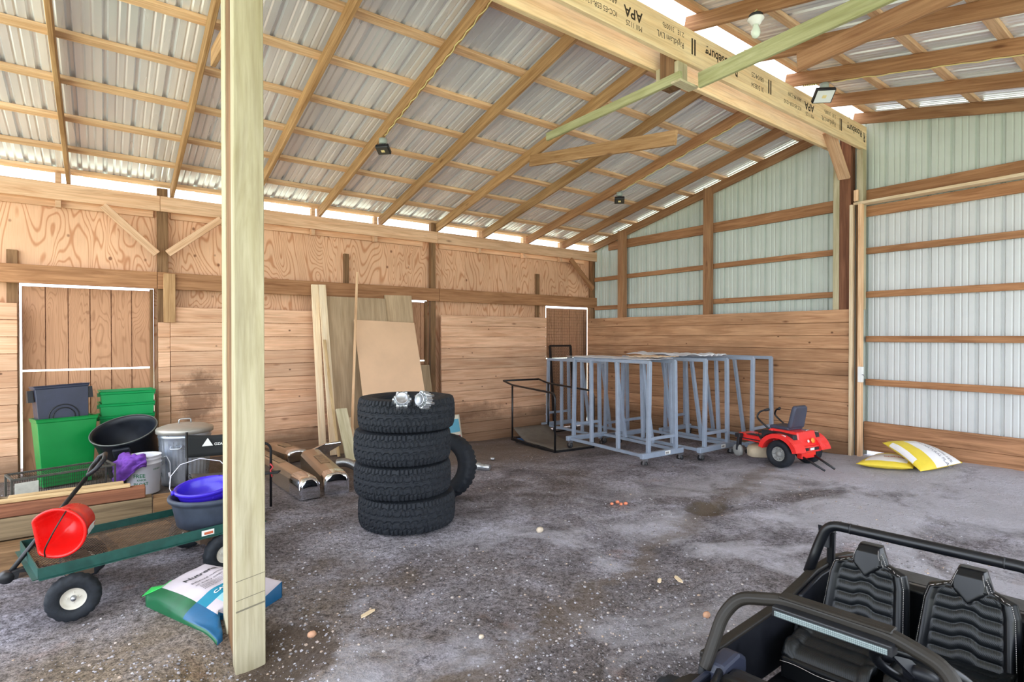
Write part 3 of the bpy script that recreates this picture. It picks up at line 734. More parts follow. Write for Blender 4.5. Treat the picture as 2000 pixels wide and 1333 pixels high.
for k in range(3):
    b = thing('recycling_bin', ('bright green bin nested on the stack beside the black tub, %s of three' % tops[2-k]), 'bin', (.205+.004*k, 7.72, .0+.135*k), math.radians(3), 'nested green bins')
    bin_mb(.505, .30, .665, .055, lip=.035).build('bin', M_greenbin, b, None, .005)
    for s in (-1, 1): MB().box((s*.262-.012,-.03,.60), (s*.262+.012,.03,.64)).build('side_lug', M_greenbin, b)
# ---- round black tub tipped toward the room
ax = Vector((-.20,-.34,.92)).normalized(); tc = plane_hit(243, 842, (0, 7.02, 0), (0,1,0))
tt = thing('round_tub', 'big round black tub tipped towards the room in front of the green bins', 'tub', (0,0,0)); tt.matrix_local = axis_matrix(tc, ax)
MB().lathe([(0,-.50),(.215,-.50),(.23,-.49),(.272,-.06),(.285,-.05),(.288,-.01),(.298,-.005),(.300,.012),(.290,.018),(.275,.005),(.268,-.05),(.222,-.47),(0,-.48)], 56).build('tub', M_tub, tt)
MB().lathe([(.294,.012),(.302,.008),(.302,.02),(.292,.02)], 56, closed=True).build('rim', mat('worn grey rim', (92,96,92), .5, 0, .2, 20), tt)
for a in (-70, 110):
    aa = math.radians(a); MB().box((-.075,.272,-.13), (.075,.315,-.03), M=Matrix.Rotation(aa-PI/2, 4, 'Z')).build('handle', M_tub, tt, None, .012, 2)
# ---- white bucket with purple cloth over its rim
bc = gp(281, 969); bc += Vector((ray(281, 969).x, ray(281, 969).y, 0)).normalized()*.15
wb = thing('white_bucket', 'white plastic pail with green lettering and a purple cloth over its rim', 'bucket', (bc.x, bc.y, ground(bc.x, bc.y)))
MB().lathe([(0,0),(.13,0),(.135,.005),(.146,.29),(.152,.292),(.152,.30),(.148,.302),(.1485,.33),(.153,.333),(.153,.342),(.149,.346),(.149,.362),(.154,.366),(.152,.374),(.144,.374),(.141,.36),(.128,.012),(0,.01)], 56).build('pail', M_bucket, wb)
MB().tube([(.152,0,.32),(.19,-.02,.34),(.22,-.03,.27),(.225,-.02,.15),(.21,-.03,.05)], .004, 6).build('bail', M_bucket, wb)
MB().tube([(.21,-.032,.17),(.222,-.028,.11)], .011, 10).build('grip', M_bucket, wb)
face = math.atan2(-bc.y, -bc.x)
def wrap_text(body, size, z, ang, parent, r=.146, mt=M_greenink, bold=True, nm='lettering'):
    """letters on the round side; ang = where the line starts (radians from the side facing the camera)"""
    o = text_mesh(nm, body, size, mt, parent, Matrix.Identity(4), 0., 'LEFT', bold)
    for v in o.data.vertices:
        a = face+ang+v.co.x/r; zz = z+v.co.y; rr = .1352+.0108*zz/.29+.0012
        v.co = Vector((rr*math.cos(a), rr*math.sin(a), zz))
    return o
for body, s, z, a in (('FREE', .05, .175, -.62), ('KNICK', .026, .142, -.40), ('BEST', .035, .075, -.58), ('IN OAT', .038, .10, -.62), ('OVER 60 YEARS', .016, .055, -.66)):
    wrap_text(body, s, z, a, wb)
wrap_text('COUNTY', .02, .235, .55, wb)
cl = []
m = MB()
wx = Vector((-math.sin(face), math.cos(face), 0))          # picture-right is -wx
def clothfn(u, v):
    a = face+math.radians(-112+118*u)
    n = noise.noise(Vector((u*5, v*5, 2.)))*.05+noise.noise(Vector((u*12, v*11, 5.)))*.022
    if v < .22:
        t = v/.22; rr = .11+.052*t; z = .382+.012*math.sin(t*PI/2)+abs(n)*.5
    else:
        t = (v-.22)/.78; rr = .164+.085*math.sin(t*2.4)*(1-.4*u)+n*min(1, t*3)
        z = .398+.02*math.sin(t*4)*(1-t)-t*(.20+.09*math.sin(.6+u*4.2))+n*.5
    return Vector((max(rr, .158 if v > .24 else 0)*math.cos(a), max(rr, .158 if v > .24 else 0)*math.sin(a), z))
m.grid(clothfn, 60, 40)
ct = m.build('purple_cloth', M_cloth, None, Matrix.Translation(wb.location), solid=.006); tag(ct, 'crumpled purple cloth hanging over the side of the white pail', 'cloth')
# ---- galvanised can
cc = gp(362, 951); cc += Vector((ray(362, 951).x, ray(362, 951).y, 0)).normalized()*.24
can = thing('trash_can', 'galvanised steel trash can with domed lid behind the camp chair', 'trash can', (cc.x, cc.y, ground(cc.x, cc.y)))
def corr(v, th_):
    r = math.hypot(v.x, v.y)
    if .06 < v.z < .46: k = 1+.022*math.sin(th_*34); v = Vector((v.x*k, v.y*k, v.z))
    return v
MB().lathe([(0,.012),(.205,.012),(.208,0),(.216,0),(.216,.04),(.218,.06),(.226,.2),(.234,.35),(.240,.46),(.244,.49),(.250,.5),(.246,.51),(.25,.55),(.256,.555),(.25,.56),(0,.56)], 136, fn=corr).build('can', M_can, can)
MB().lathe([(.262,.535),(.266,.535),(.268,.572),(.26,.585),(.2,.607),(.1,.625),(0,.63)], 64).build('lid', mat('dusty lid', (184,180,170), .45, .6, .1, 10), can)
MB().tube(fillet([(-.055,0,.622),(-.055,0,.67),(.055,0,.67),(.055,0,.622)], .02), .007, 8).build('lid_handle', M_galv, can)
MB().tube(fillet([(-.05,-.245,.42),(-.05,-.285,.40),(.05,-.285,.40),(.05,-.245,.42)], .02), .006, 8).build('side_handle', M_galv, can, Matrix.Rotation(face+1.2, 4, 'Z'))
# ---- camp chair seen from behind the post
ch = thing('camp_chair', 'black folding camp chair, its back panel facing out, cut by the ridge post', 'chair', (.56, 5.46, 0), math.radians(-4))
def cloth_panel(x0, x1, z0, z1, y, sag=.0):
    return MB().grid(lambda u, v: Vector((x0+(x1-x0)*u, y+.035*math.sin(u*PI)-.004, z0+(z1-z0)*v-sag*math.sin(u*PI)*(1 if v > .5 else .4))), 16, 6)
cloth_panel(.0, .50, .50, .70, 0, .03).build('back_panel', M_fabric, ch, solid=.012)
for x in (.01, .49): MB().tube([(x,0,0.01),(x,0,.72)], .011, 8).build('back_post', M_blacktube, ch)
MB().grid(lambda u, v: Vector((.04+.43*u, -.04-.22*v, .36-.02*math.sin(u*PI)+.02*v)), 12, 8).build('seat', M_seatbrown, ch, solid=.014)
for y in (-.17, -.04):
    MB().tube([(.02,y,.36),(.48,y,.02)], .009, 8).build('cross_leg', M_blacktube, ch); MB().tube([(.48,y-.02,.36),(.02,y-.02,.02)], .009, 8).build('cross_leg', M_blacktube, ch)
lg = Ri  # unused
pA = ch.matrix_basis.inverted() if False else None
chM = Matrix.Translation(ch.location) @ Matrix.Rotation(math.radians(-4), 4, 'Z'); chI = chM.inverted()
q0 = chI @ plane_hit(529, 992, (0,5.25,0), (0,1,0)); q1 = chI @ plane_hit(529, 876, (0,5.25,0), (0,1,0)); q2 = chI @ plane_hit(506, 868, (0,5.25,0), (0,1,0))
q0.z = .012
MB().tube(fillet([q0, q1+Vector((0,0,.03)), q2+Vector((0,0,.025)), q2+Vector((-.02,.06,-.12))], .05), .011, 8).build('arm_loop', M_blacktube, ch)
qa = chI @ plane_hit(508, 930, (0,5.25,0), (0,1,0)); qb = chI @ plane_hit(546, 922, (0,5.2,0), (0,1,0))
MB().bar(qa+Vector((-.12,.1,0)), qb, .016, .07).build('side_shelf', M_fabric, ch, None, .004)
qc = chI @ plane_hit(530, 912, (0,5.25,0), (0,1,0))
MB().tube([qc+Vector((-.012,-.015,.03)), qc+Vector((.012,-.018,.0)), qc+Vector((-.01,-.016,-.03)), qc+Vector((.004,-.017,-.09))], .007, 6).build('red_tie', mat('red ribbon', (206,70,72), .8), ch)
# printed logo: a triangle mark and two short words
M = Matrix.Translation((.17, .006, .585)) @ Matrix.Rotation(PI/2, 4, 'X')
text_mesh('printed_words', 'OZARK TRAIL', .032, M_paper, ch, M @ Matrix.Translation((.05, 0, .0)), .0008, 'LEFT', True, .95)
MB().prism([(-.045,0),(.04,0),(0,.07)], .0, .002, 'z', M).build('printed_mark', M_paper, ch)
for nm in ('printed_words', 'printed_mark'): pass
# ---- feed bag crumpled at the foot of the ridge post
fb_m = [mat('bag white', (196,186,192), .5, 0, .06, 9), mat('bag deep green', (20,92,56), .35, 0, .2, 9), mat('bag teal', (24,128,156), .4, 0, .08, 9), mat('bag pale blue', (150,196,208), .5, 0, .04, 9), mat('bag blue', (20,88,130), .38, 0, .12, 9), mat('bag bright green', (58,206,96), .4, 0, .15, 9)]
A = gp(284, 1170, .04); B = gp(400, 1108, .13); Cc = Vector((.845, 3.42, .07)); D = gp(432, 1264, .0)
D = gp(424, 1263, .0)
def bagp(u, v, off=0.):
    p = (A*(1-u)+D*u)*(1-v)+(B*(1-u)+Cc*u)*v
    e = math.sin(PI*min(1,max(0,u)))**.5*math.sin(PI*min(1,max(0,v)))**.5
    w = noise.noise(Vector((u*4, v*4, 1)))*.012+noise.noise(Vector((u*9, v*7, 4)))*.003
    z = p.z+.05*e+w*e+.02
    y = p.y; x = p.x
    if x > .49 and y < 3.33: y = 3.33+.004*u
    return Vector((x, y, max(z, ground(x,y)+.02)+off))
def bmat(u, v):
    if v < .21: return 1 if u < .56 else 4
    if u > .56 and u < .68: return 2
    if u >= .68 and v < .72 and v > .34: return 3
    return 0
m = MB(); N = 40
top = [bagp(i/N, j/N) for i in range(N+1) for j in range(N+1)]
nb = len(top); m.v = [tuple(p) for p in top]+[(p.x, p.y, ground(p.x,p.y)-.005) for p in top]
def bface(f, mi): m.f.append(f); m.m.append(mi); m.sm.append(True)
for i in range(N):
    for j in range(N): bface((i*(N+1)+j, (i+1)*(N+1)+j, (i+1)*(N+1)+j+1, i*(N+1)+j+1), bmat((i+.5)/N, (j+.5)/N))
for k in range(N):
    for e in ((k, k+1), (k*(N+1), (k+1)*(N+1)), (N*(N+1)+k, N*(N+1)+k+1), (k*(N+1)+N, (k+1)*(N+1)+N)): bface((e[0], e[1], e[1]+nb, e[0]+nb), bmat(.3 if e[0] < N*(N+1) else .8, .1))
fbg = m.build('feed_bag', fb_m); tag(fbg, 'empty white, green and teal feed bag crumpled behind the foot of the ridge post', 'bag')
def bag_text(body, size, u, v, mt, bold=False):
    o = text_mesh('bag_print', body, size, mt, fbg, Matrix.Identity(4), 0., 'LEFT', bold)
    lv = (B-A).length; lu = (D-A).length
    for q in o.data.vertices: q.co = bagp(u-q.co.y/lu, v+q.co.x/lv, .0035)
M_bagink = mat('bag black ink', (30,30,32), .7)
bag_text('Nutrena', .05, .25, .36, M_bagink, True); bag_text('Balanced nutrition for range', .024, .345, .36, M_bagink); bag_text('or every stage and calf', .024, .40, .36, M_bagink)
for k in range(4): bag_text('Feeding directions on the back', .014, .44+.022*k, .38, M_bagink)
bag_text('CATTLE MIX', .034, .635, .38, M_paper, True)
m = MB(); p0 = bagp(.02,.5,.002)
fl_ = [bagp(0,.04), gp(300,1148,.05), gp(322,1140,.06), bagp(.0,.42)]
m.add([bagp(0,.02,.002), gp(277,1166,.03), gp(296,1148,.06), gp(322,1143,.07), bagp(.02,.40,.004), bagp(.06,.2,.004)], [(0,1,2,5),(5,2,3,4)], 0)
m.build('torn_flap', fb_m[5], fbg, solid=.003)
# ================================================================ truck tyres
def truck_tyre_mesh():
    m = MB(); NU = 288; W = .262; R = .402; rim = .225; h = W/2
    prof = [(rim,-h*.72),(rim+.02,-h*.86),(rim+.06,-h*.97),(rim+.10,-h),(R-.05,-h*.965)]
    tread = [(-1+2*i/27) for i in range(28)]
    prof2 = [(R-.05,h*.965),(rim+.10,h),(rim+.06,h*.97),(rim+.02,h*.86),(rim,h*.72)]
    vs = []
    for k in range(NU):
        th = 2*PI*k/NU; ring = [(r,z) for r,z in prof]
        for s in tread:
            z = s*h*.93; r = R-.018*abs(s)**4
            zz = .05*math.sin(th*36+ (PI if s > 0 else 0))
            g = 0.
            for c in (-.62, -.2, .2, .62):
                if abs(s-c-zz) < .055: g = .009
            lat = (th*72/(2*PI)+ (0 if abs(s) < .25 else .5 if abs(s) < .62 else .25)) % 1.
            if lat < .17 and abs(s) > .1: g = max(g, .007 if abs(s) < .66 else .012)
            if abs(s) > .93 and lat < .3: g = max(g, .012)
            ring.append((r-g, z))
        ring += prof2
        vs += [(r*math.cos(th), r*math.sin(th), z) for r, z in ring]; P = len(ring)
    fs = []
    for k in range(NU):
        l = (k+1) % NU
        for i in range(P):
            j = (i+1) % P; fs.append((k*P+i, l*P+i, l*P+j, k*P+j))
    m.add(vs, fs, 0, False); return m
tm = truck_tyre_mesh()
tcx, tcy = 2.035, 4.225
def offset(px): # sideways shift in the picture
    return (px-789)/1067.3*4.45
w4 = ('topmost', 'second from the top', 'third from the top', 'bottom')
t0 = None
for k, (px, tilt) in enumerate(((792.5,0.),(782,.012),(786,-.012),(791,.0))):
    d = offset(px); z = ground(tcx,tcy)+.002+.1325+.2655*k
    if t0 is None: t0 = tm.build('tyre', M_rubber); o = t0
    else: o = t0.copy(); COL.objects.link(o)
    pos = [(792.5,0.),(784,0),(784,0),(792,0)][k]; d = offset(pos[0])
    o.location = (tcx+cR.x*d, tcy+cR.y*d, z); o.rotation_euler = (0, 0, .3*k)
    tag(o, 'worn black truck tyre lying flat, %s of the stack of four' % w4[3-k], 'tyre', 'stacked truck tyres')
ztop = ground(tcx,tcy)+.002+.2655*4
# locking hubs lying on top
def hub_thing(loc, rot, label):
    t = thing('wheel_hub', label, 'hub', loc, 0, 'alloy hubs on the tyres', rot)
    m = MB(); N = 14; poly = []
    for i in range(N*4):
        a = 2*PI*i/(N*4); r = .062 if (i % 4) in (0,1) else .054; poly.append((r*math.cos(a), r*math.sin(a)))
    m.prism(poly, -.045, .02); m.prism([(x*.8, y*.8) for x, y in poly], .02, .034); m.build('body', M_galv, t, None, .003)
    MB().lathe([(0,.036),(.034,.036),(.040,.042),(.046,.042),(.048,.0345),(0,.0345)], 28).build('cap', M_steel, t)
    m = MB()
    for i in range(6):
        a = 2*PI*i/6; m.lathe([(0,-.06),(.011,-.06),(.011,.024),(0,.024)], 8, Matrix.Translation((.058*math.cos(a), .058*math.sin(a), 0)))
    m.build('lug', M_galv, t); return t
hp = plane_hit(785, 776, (0,0,ztop+.05), (0,0,1))
hub_thing((hp.x, hp.y, ztop+.028), (math.radians(62), 0, math.radians(-25)), 'round alloy wheel hub standing tipped towards the room on the top tyre')
hp = plane_hit(826, 781, (0,0,ztop+.03), (0,0,1))
hub_thing((hp.x, hp.y, ztop+.028), (math.radians(80), math.radians(20), math.radians(-75)), 'alloy wheel hub lying on its side on the top tyre')
# spare tyre leaning on the stack
sc = plane_hit(872, 912, (2.62, 4.62, 0), (.442, .918, 0))
sp = thing('spare_tyre', 'smaller black tyre standing on edge, leaning behind the stack of four', 'tyre', (0,0,0))
zc = .315+ground(sc.x, sc.y); sc.z = zc-.012
sp.matrix_local = axis_matrix(sc+Vector((.04,.09,0)), (-.86, -.48, .22))
tyre(.315, .19, .175, 96, 60).build('carcass', M_rubber, sp)
# ---- loose pipe and scrap behind the tyres
pa, pb = gp(908, 908, .035), gp(956, 914, .035)
pq = thing('steel_pipe', 'short grey pipe with a coupling on the ground behind the leaning tyre', 'pipe', pa)
v = pb-pa; MB().tube([Vector((0,0,0)), v], .036, 16).build('pipe', M_galv, pq)
MB().tube([v*.35, v*.62], .046, 16).build('coupling', M_galv, pq)
MB().box((-.02,-.02,-.03), (.05,.05,.09), M=Matrix.Translation(v*.3)).build('valve', M_steel, pq, None, .008)
g0 = gp(962, 897, .015); o = MB().lathe([(0,-.012),(.03,-.012),(.036,0),(.03,.02),(0,.03)], 14).build('metal_cap', M_steel, None, Matrix.Translation(g0)); tag(o, 'small shiny metal cap on the ground beyond the pipe', 'cap')
# ---- folded plastic sack and card behind the tyres
p = hit(886, 845, 'y', 7.5)
cb = thing('feed_sack', 'pale sack with a blue and red print standing by the plank wall behind the tyres', 'sack', (p.x, 7.6, ground(p.x,7.6)), 0)
MB().grid(lambda u, v: Vector((-.2+.4*u, -.05-.04*math.sin(u*PI)*math.sin(v*PI)+.12*v, .46*v)), 10, 10).build('front', [mat('sack cream', (232,226,206), .5)], cb, solid=.02)
for nm, x0, x1, z0, z1, col in (('print', -.16,.17,.2,.40,(104,176,200)), ('print', -.16,.17,.05,.15,(196,92,104))):
    MB().grid(lambda u, v: Vector((x0+(x1-x0)*u, -.064-.04*math.sin((x0+(x1-x0)*u+.2)/.4*PI)*math.sin((z0+(z1-z0)*v)/.46*PI)+.12*(z0+(z1-z0)*v)/.46, z0+(z1-z0)*v)), 8, 6).build(nm, mat('sack print %d' % col[0], col, .5), cb)
# ---- chrome truck trim by the wall
M_dustchrome = mat('dusty chrome', (186,170,150), .26, .85)
M_grime = mat('grimy steel', (150,124,96), .7, .2, .35, 16)
def chrome_bar(p0, p1, w, h, label, group='chrome bumper pieces'):
    """a bumper wing: long box section ending in a rounded polished cap at p1"""
    p0 = Vector(p0); p1 = Vector(p1); d = (p1-p0); L = d.length; a = math.atan2(d.y, d.x)
    t = thing('chrome_bumper', label, 'bumper', (p0.x, p0.y, min(ground(p0.x,p0.y), ground(p1.x,p1.y))), a, group)
    sec = [(-w/2, .01), (-w/2, h*.72), (-w/2+.03, h*.95), (-w*.1, h), (w*.1, h), (w/2-.03, h*.95), (w/2, h*.72), (w/2, .01)]
    m = MB(); st = 9; vs = []
    for i in range(st):
        x = L*.86*i/(st-1); vs += [(x, y, z) for y, z in sec]
    n = len(sec); fs = [(i*n+k, i*n+k+1, (i+1)*n+k+1, (i+1)*n+k) for i in range(st-1) for k in range(n-1)]+[tuple(range(n))]
    m.add(vs, fs); m.build('long_section', M_dustchrome, t, None, .012, 2)
    m = MB(); vs = []
    NR = 24
    for i in range(NR+1):
        q = i/NR; x = L*.86+L*.14*math.sin(q*PI/2); k = (1-.10*q**3); hh = max(.0, 1-q**7)**.5
        vs += [(x, y*(k+.08*q), max(.005, z*hh)) for y, z in sec]
    fs = [(i*n+k, i*n+k+1, (i+1)*n+k+1, (i+1)*n+k) for i in range(NR) for k in range(n-1)]
    m.add(vs, fs, 0, True); m.build('polished_end', M_chrome, t)
    MB().box((L*.3,-w*.2,h), (L*.62,w*.2,h+.006)).build('top_panel', M_grime, t, None, .004)
    return t
a0, a1 = gp(520, 905, 0), gp(606, 976, 0)
chrome_bar(a0+Vector((-.15,.3,0)), a1, .19, .21, 'long chrome bumper wing nearest the ridge post, polished end towards the room')
b0, b1 = gp(610, 915, 0), gp(658, 964, 0)
chrome_bar(b0+Vector((.0,.05,0)), b1, .24, .22, 'broad chrome bumper wing beside the tyres with a dirty recessed top')
c0, c1 = gp(575, 903, 0), gp(618, 917, 0)
chrome_bar(c0+Vector((-.12,.5,0)), c1+Vector((-.12,.32,0)), .25, .19, 'dusty bumper piece lying behind the two polished ones')
bp = gp(640, 912)
ct2 = thing('chrome_trim', 'angled polished chrome trim piece propped behind the bumper wings', 'trim', (bp.x, bp.y+.28, ground(bp.x,bp.y)), math.radians(6))
MB().prism([(-.20,.0),(-.20,.10),(-.13,.19),(.03,.25),(.24,.25),(.25,.21),(.06,.12),(-.12,.0)], -.02, .02, 'y').build('trim', M_chrome, ct2, Matrix.Rotation(math.radians(14), 4, 'X'), .008, 2)
ha, hb = gp(660, 905, .09), gp(697, 914, .05)
hm = MB(); N = 60; pts = []; rs = []
for i in range(N+1):
    t = i/N; pts.append(ha*(1-t)+hb*t+Vector((0,0,.03*math.sin(t*PI)))); rs.append(.045+.006*(1 if i % 3 == 0 else -1))
hm.tube(pts, rs, 16); tag(hm.build('flexible_duct', M_galv), 'ribbed flexible duct between the chrome trim and the tyre stack', 'duct')
# ---- boards and sheets leaning on the wall
M_mdf = wood('raw fibreboard', (190,166,134), (172,148,116), 0, grain=.5)
M_luan = mat('thin birch ply', (222,184,148), .7, 0, .07, 2.2)
def leaning(name, tops, bots, t, mt, label, cat, group=None, yt=7.9):
    """a sheet through two top corners (on the plane y = yt) and two floor points"""
    TL, TR = hit(tops[0][0], tops[0][1], 'y', yt), hit(tops[1][0], tops[1][1], 'y', yt)
    def foot(px, y): r = ray(px, 900); x = y*r.x/r.y; return Vector((x, y, ground(x, y)))
    BL, BR = foot(*bots[0]), foot(*bots[1])
    bc = (BL+BR)/2; tc = (TL+TR)/2
    Z = (tc-bc).normalized(); X = (TR-TL).normalized(); X = (X-Z*X.dot(Z)).normalized(); Y = Z.cross(X)
    wt = (TR-TL).length; wb_ = abs((BR-BL).dot(X)) if bots[0] != bots[1] else wt; h = (tc-bc).length
    # board frame: local x along the length
    M = Matrix((Z, X, Y)).transposed().to_4x4(); M.translation = bc+Y*(-t*.5)+Vector((0,0,.004))
    m = MB().box((0,-wt/2,-t/2), (h,wt/2,t/2))
    return tag(m.build(name, mt, None, M, .002), label, cat, group)
leaning('board', ((607,557),(620,558)), ((624,7.55),(636,7.55)), .035, M_whitewood, 'tall clean white pine board leaning on the girt beside the sheets', 'board', 'lumber leaning on the wall', 7.895)
leaning('board', ((621,558),(635,558)), ((646,7.35),(658,7.35)), .03, M_whitewood, 'second tall pale board, touching the clean white one at the top', 'board', 'lumber leaning on the wall', 7.895)
leaning('board', ((631,665),(636,665)), ((658,7.2),(665,7.2)), .02, M_split, 'thin tan stick leaning between pale boards and fibreboard', 'board', 'lumber leaning on the wall', 7.66)
leaning('fibreboard_sheet', ((637,576),(752,588)), ((657,7.5),(774,7.5)), .012, M_mdf, 'tall brown fibreboard sheet leaning on the girt, the wider one', 'sheet', 'sheets leaning on the wall', 7.885)
leaning('fibreboard_sheet', ((750,577),(803,579)), ((772,7.62),(826,7.62)), .012, M_mdf, 'narrower fibreboard sheet standing higher than the wide one', 'sheet', 'sheets leaning on the wall', 7.91)
leaning('fibreboard_sheet', ((790,712),(838,716)), ((806,7.4),(856,7.4)), .012, M_mdf, 'short grey sheet mostly behind the pale plywood panel', 'sheet', 'sheets leaning on the wall', 7.72)
leaning('plywood_panel', ((691,628),(808,630)), ((716,6.95),(853,6.95)), .012, M_luan, 'pale smooth plywood panel leaning behind the tyre stack', 'panel', None, 7.74)
leaning('board', ((695,533),(699,533)), ((682,7.05),(689,7.05)), .02, M_purlin, 'tall thin lath leaning across the sheets up past the girt', 'board', 'lumber leaning on the wall', 7.87)
leaning('board', ((655,802),(676,800)), ((678,6.8),(696,6.8)), .035, M_treated, 'short greenish board leaning at the foot of the fibreboard', 'board', 'lumber leaning on the wall', 7.2)
leaning('board', ((679,818),(685,818)), ((695,7.02),(701,7.02)), .03, M_whitewood, 'short pale offcut leaning behind the greenish board', 'board', 'lumber leaning on the wall', 7.32)
# ================================================================ grey sheet racks
M_rack = mat('grey blue rack enamel', (150,162,178), .38, .1, .08, 10)
M_caster = mat('caster rubber', (38,38,40), .5)
RW, RL, RH = .72, 1.45, 1.335
def rack_parts(R):
    zb = .115; hb = .07
    for y in (0., RL):
        MB().box((-.03,y-.03,zb), (RW+.03,y+.03,zb+hb)).build('base_bar', M_rack, R, None, .006)
        for x in (.10, RW-.10):
            s = .02 if x < RW/2 else -.02
            MB().bar((x,y,zb+hb), (x+s,y,RH), .045, .05, (0,1,0)).build('upright', M_rack, R, None, .003)
        MB().box((.12,y-.014,.335), (RW-.12,y+.014,.375)).build('cross_rail', M_rack, R, None, .002)
    for x in (.03, RW-.03): MB().box((x-.02,.03,zb+.012), (x+.02,RL-.03,zb+.05)).build('side_rail', M_rack, R, None, .002)
    for x in (.12, RW-.12): MB().box((x-.02,-.01,RH-.03), (x+.02,RL+.01,RH+.015)).build('top_rail', M_rack, R, None, .002)
    for x, xb in ((.12, .03), (RW-.12, RW-.03)):
        for y in (.52, 1.04): MB().bar((xb,y-.06,zb+.05), (x,y+.05,RH-.03), .045, .045, (0,1,0)).build('divider', M_rack, R, None, .003)
    for x in (.02, RW-.02):
        for y in (0., RL):
            c = MB().lathe([(0,-.014),(.044,-.014),(.046,-.008),(.046,.008),(.044,.014),(0,.014)], 22, axis_matrix((x+.018,y+.01,.046), (1,.25,0))).build('caster', M_caster, R)
            m = MB(); m.box((x-.006,y-.03,.085), (x+.042,y+.03,.115)); m.bar((x+.036,y+.01,.04), (x+.036,y,.09), .03, .003, (0,1,0)); m.bar((x+.0,y+.01,.04), (x+.0,y,.09), .03, .003, (0,1,0)); m.build('fork', M_steel, c)
def rack_label(R, x=.38):
    MB().box((x,-.0322,.132), (x+.10,-.0305,.178)).build('paper_label', M_paper, R)
    m = MB()
    for i in range(7): m.box((x+.012+.009*i,-.0328,.14), (x+.012+.009*i+.004+.002*(i % 2),-.0323,.165))
    m.build('barcode', M_ink, R)
def rack(x, y, rz, label):
    R = thing('sheet_rack', label, 'rack', (x, y, ground(x+.3,y+.6)), math.radians(rz), 'grey sheet racks'); return R
R1 = rack(5.41, 4.50, -3, 'grey wheeled sheet rack standing furthest out in the room'); rack_parts(R1)
specs = [(6.245, 4.25, -1., 'grey wheeled sheet rack next to the red mower, paper label on its dark end bar'), (7.058, 4.05, 0, 'grey wheeled sheet rack behind the red mower close to the gable wall'),
         (6.33, 6.11, -1, 'grey wheeled sheet rack at the back of the group by the corner door')]
for x, y, rz, lb in specs:
    R = rack(x, y, rz, lb)
    for chd in list(R1.children): copy_tree(chd, R)
    if 'paper' in lb: rack_label(R, .43)
rack_label(R1)
# wrapping sheets lying on the racks
M_wrap = mat('white wrapping', (222,222,226), .6, 0, .1, 10); M_card = mat('torn card', (226,196,164), .8, 0, .15, 20)
def sheet_on(x0, x1, y0, y1, z, rz, label, mt, name, amp=.012):
    m = MB(); m.grid(lambda u, v: Vector((x0+(x1-x0)*u+.02*noise.noise(Vector((v*9,0,x0))), y0+(y1-y0)*v+.03*noise.noise(Vector((u*8,2,y0))), z+abs(noise.noise(Vector((u*5,v*5,x0))))*amp*2.2)), 24, 24)
    return tag(m.build(name, mt, None, None, solid=.005), label, 'sheet', 'packing sheets on the racks')
zt = ground(5.8, 5.1)+RH+.015
sheet_on(5.5, 6.1, 4.55, 6.0, zt+.006, 0, 'dusty white packing sheet lying over the front rack', M_wrap, 'packing_sheet', .008)
sheet_on(5.62, 6.12, 4.47, 4.95, zt+.035, 0, 'torn piece of card hanging at the front of the front rack top', M_card, 'card_sheet', .012)
sheet_on(6.35, 6.95, 4.3, 5.6, ground(6.6,5.)+RH+.045, 0, 'crumpled pale packing sheet on the rack beside the mower', M_wrap, 'packing_sheet', .03)
# ================================================================ black platform cart by the wall, gate panel
c1 = Vector((5.45, 7.3, ground(5.4,7.2))); c2 = Vector((5.31, 6.05, ground(5.4,6.4)))
c2.z = c1.z; ux = (c2-c1).normalized(); L = (c2-c1).length
pcx = thing('platform_cart', 'low black platform cart with two tube side rails beside the racks', 'cart', c1, math.atan2(ux.y, ux.x))
PI_ = (Matrix.Translation(c1) @ Matrix.Rotation(math.atan2(ux.y, ux.x), 4, 'Z')).inverted()
Wd = .72
rt = .86
nrm = Vector((-ux.y, ux.x, 0))
sgn = 1.
m = MB()
for y in (0, Wd): m.bar((0,y,.06), (L,y,.06), .04, .03)
for x in (0, L*.5, L): m.bar((x,0,.06), (x,Wd,.06), .04, .03)
m.build('frame', M_blacktube, pcx)
MB().grid(lambda u, v: Vector((.02+(L-.04)*u, .02+(Wd-.04)*v, .085+.16*max(0,(.35-u)/.35)**1.5*(1-.0*v)-.02*math.sin(u*PI*2)*.3)), 20, 6).build('deck_mat', mat('dusty mat', (98,90,80), .9, 0, .2, 10), pcx, solid=.012)
MB().bar((.12,.05,.055), (.12,Wd-.05,.055), .05, .06).build('blue_roll', mat('blue tarp', (70,110,160), .5), pcx)
ra = PI_ @ plane_hit(1004, 753, c1, nrm)
for i, y in enumerate((0, Wd)):
    MB().tube(fillet([(-.28,y,ra.z+.05),(.0,y,ra.z+.0),(L,y,ra.z-.03),(L,y,.05)], .1), .016, 8).build('side_hoop', M_blacktube, pcx)
    MB().tube([(0.02,y,.06),(.02,y,ra.z-.0)], .016, 8).build('corner_post', M_blacktube, pcx)
MB().tube([(-.28,0,ra.z+.05),(-.28,Wd,ra.z+.05)], .016, 8).build('push_bar', M_blacktube, pcx)
for x in (.08, L-.08):
    for y in (.06, Wd-.06): MB().lathe([(0,-.015),(.036,-.015),(.038,0),(.036,.015),(0,.015)], 16, axis_matrix((x,y,.038), (0,1,0))).build('wheel', M_caster, pcx)
gt = [hit(1068, 683, 'y', 7.9), hit(1107, 683, 'y', 7.9)]
zb_ = hit(1092, 850, 'y', 7.35)
gp_ = thing('mesh_gate', 'black steel ramp panel with expanded mesh leaning on the wall behind the racks', 'panel', (gt[0].x+.05, 7.73, ground(gt[0].x,7.7)), 0, None, (math.radians(-5), 0, 0))
Wg = gt[1].x-gt[0].x+.02; Hg = 1.62
m = MB()
for x in (0, Wg): m.bar((x,0,0), (x,0,Hg), .035, .035, (0,1,0))
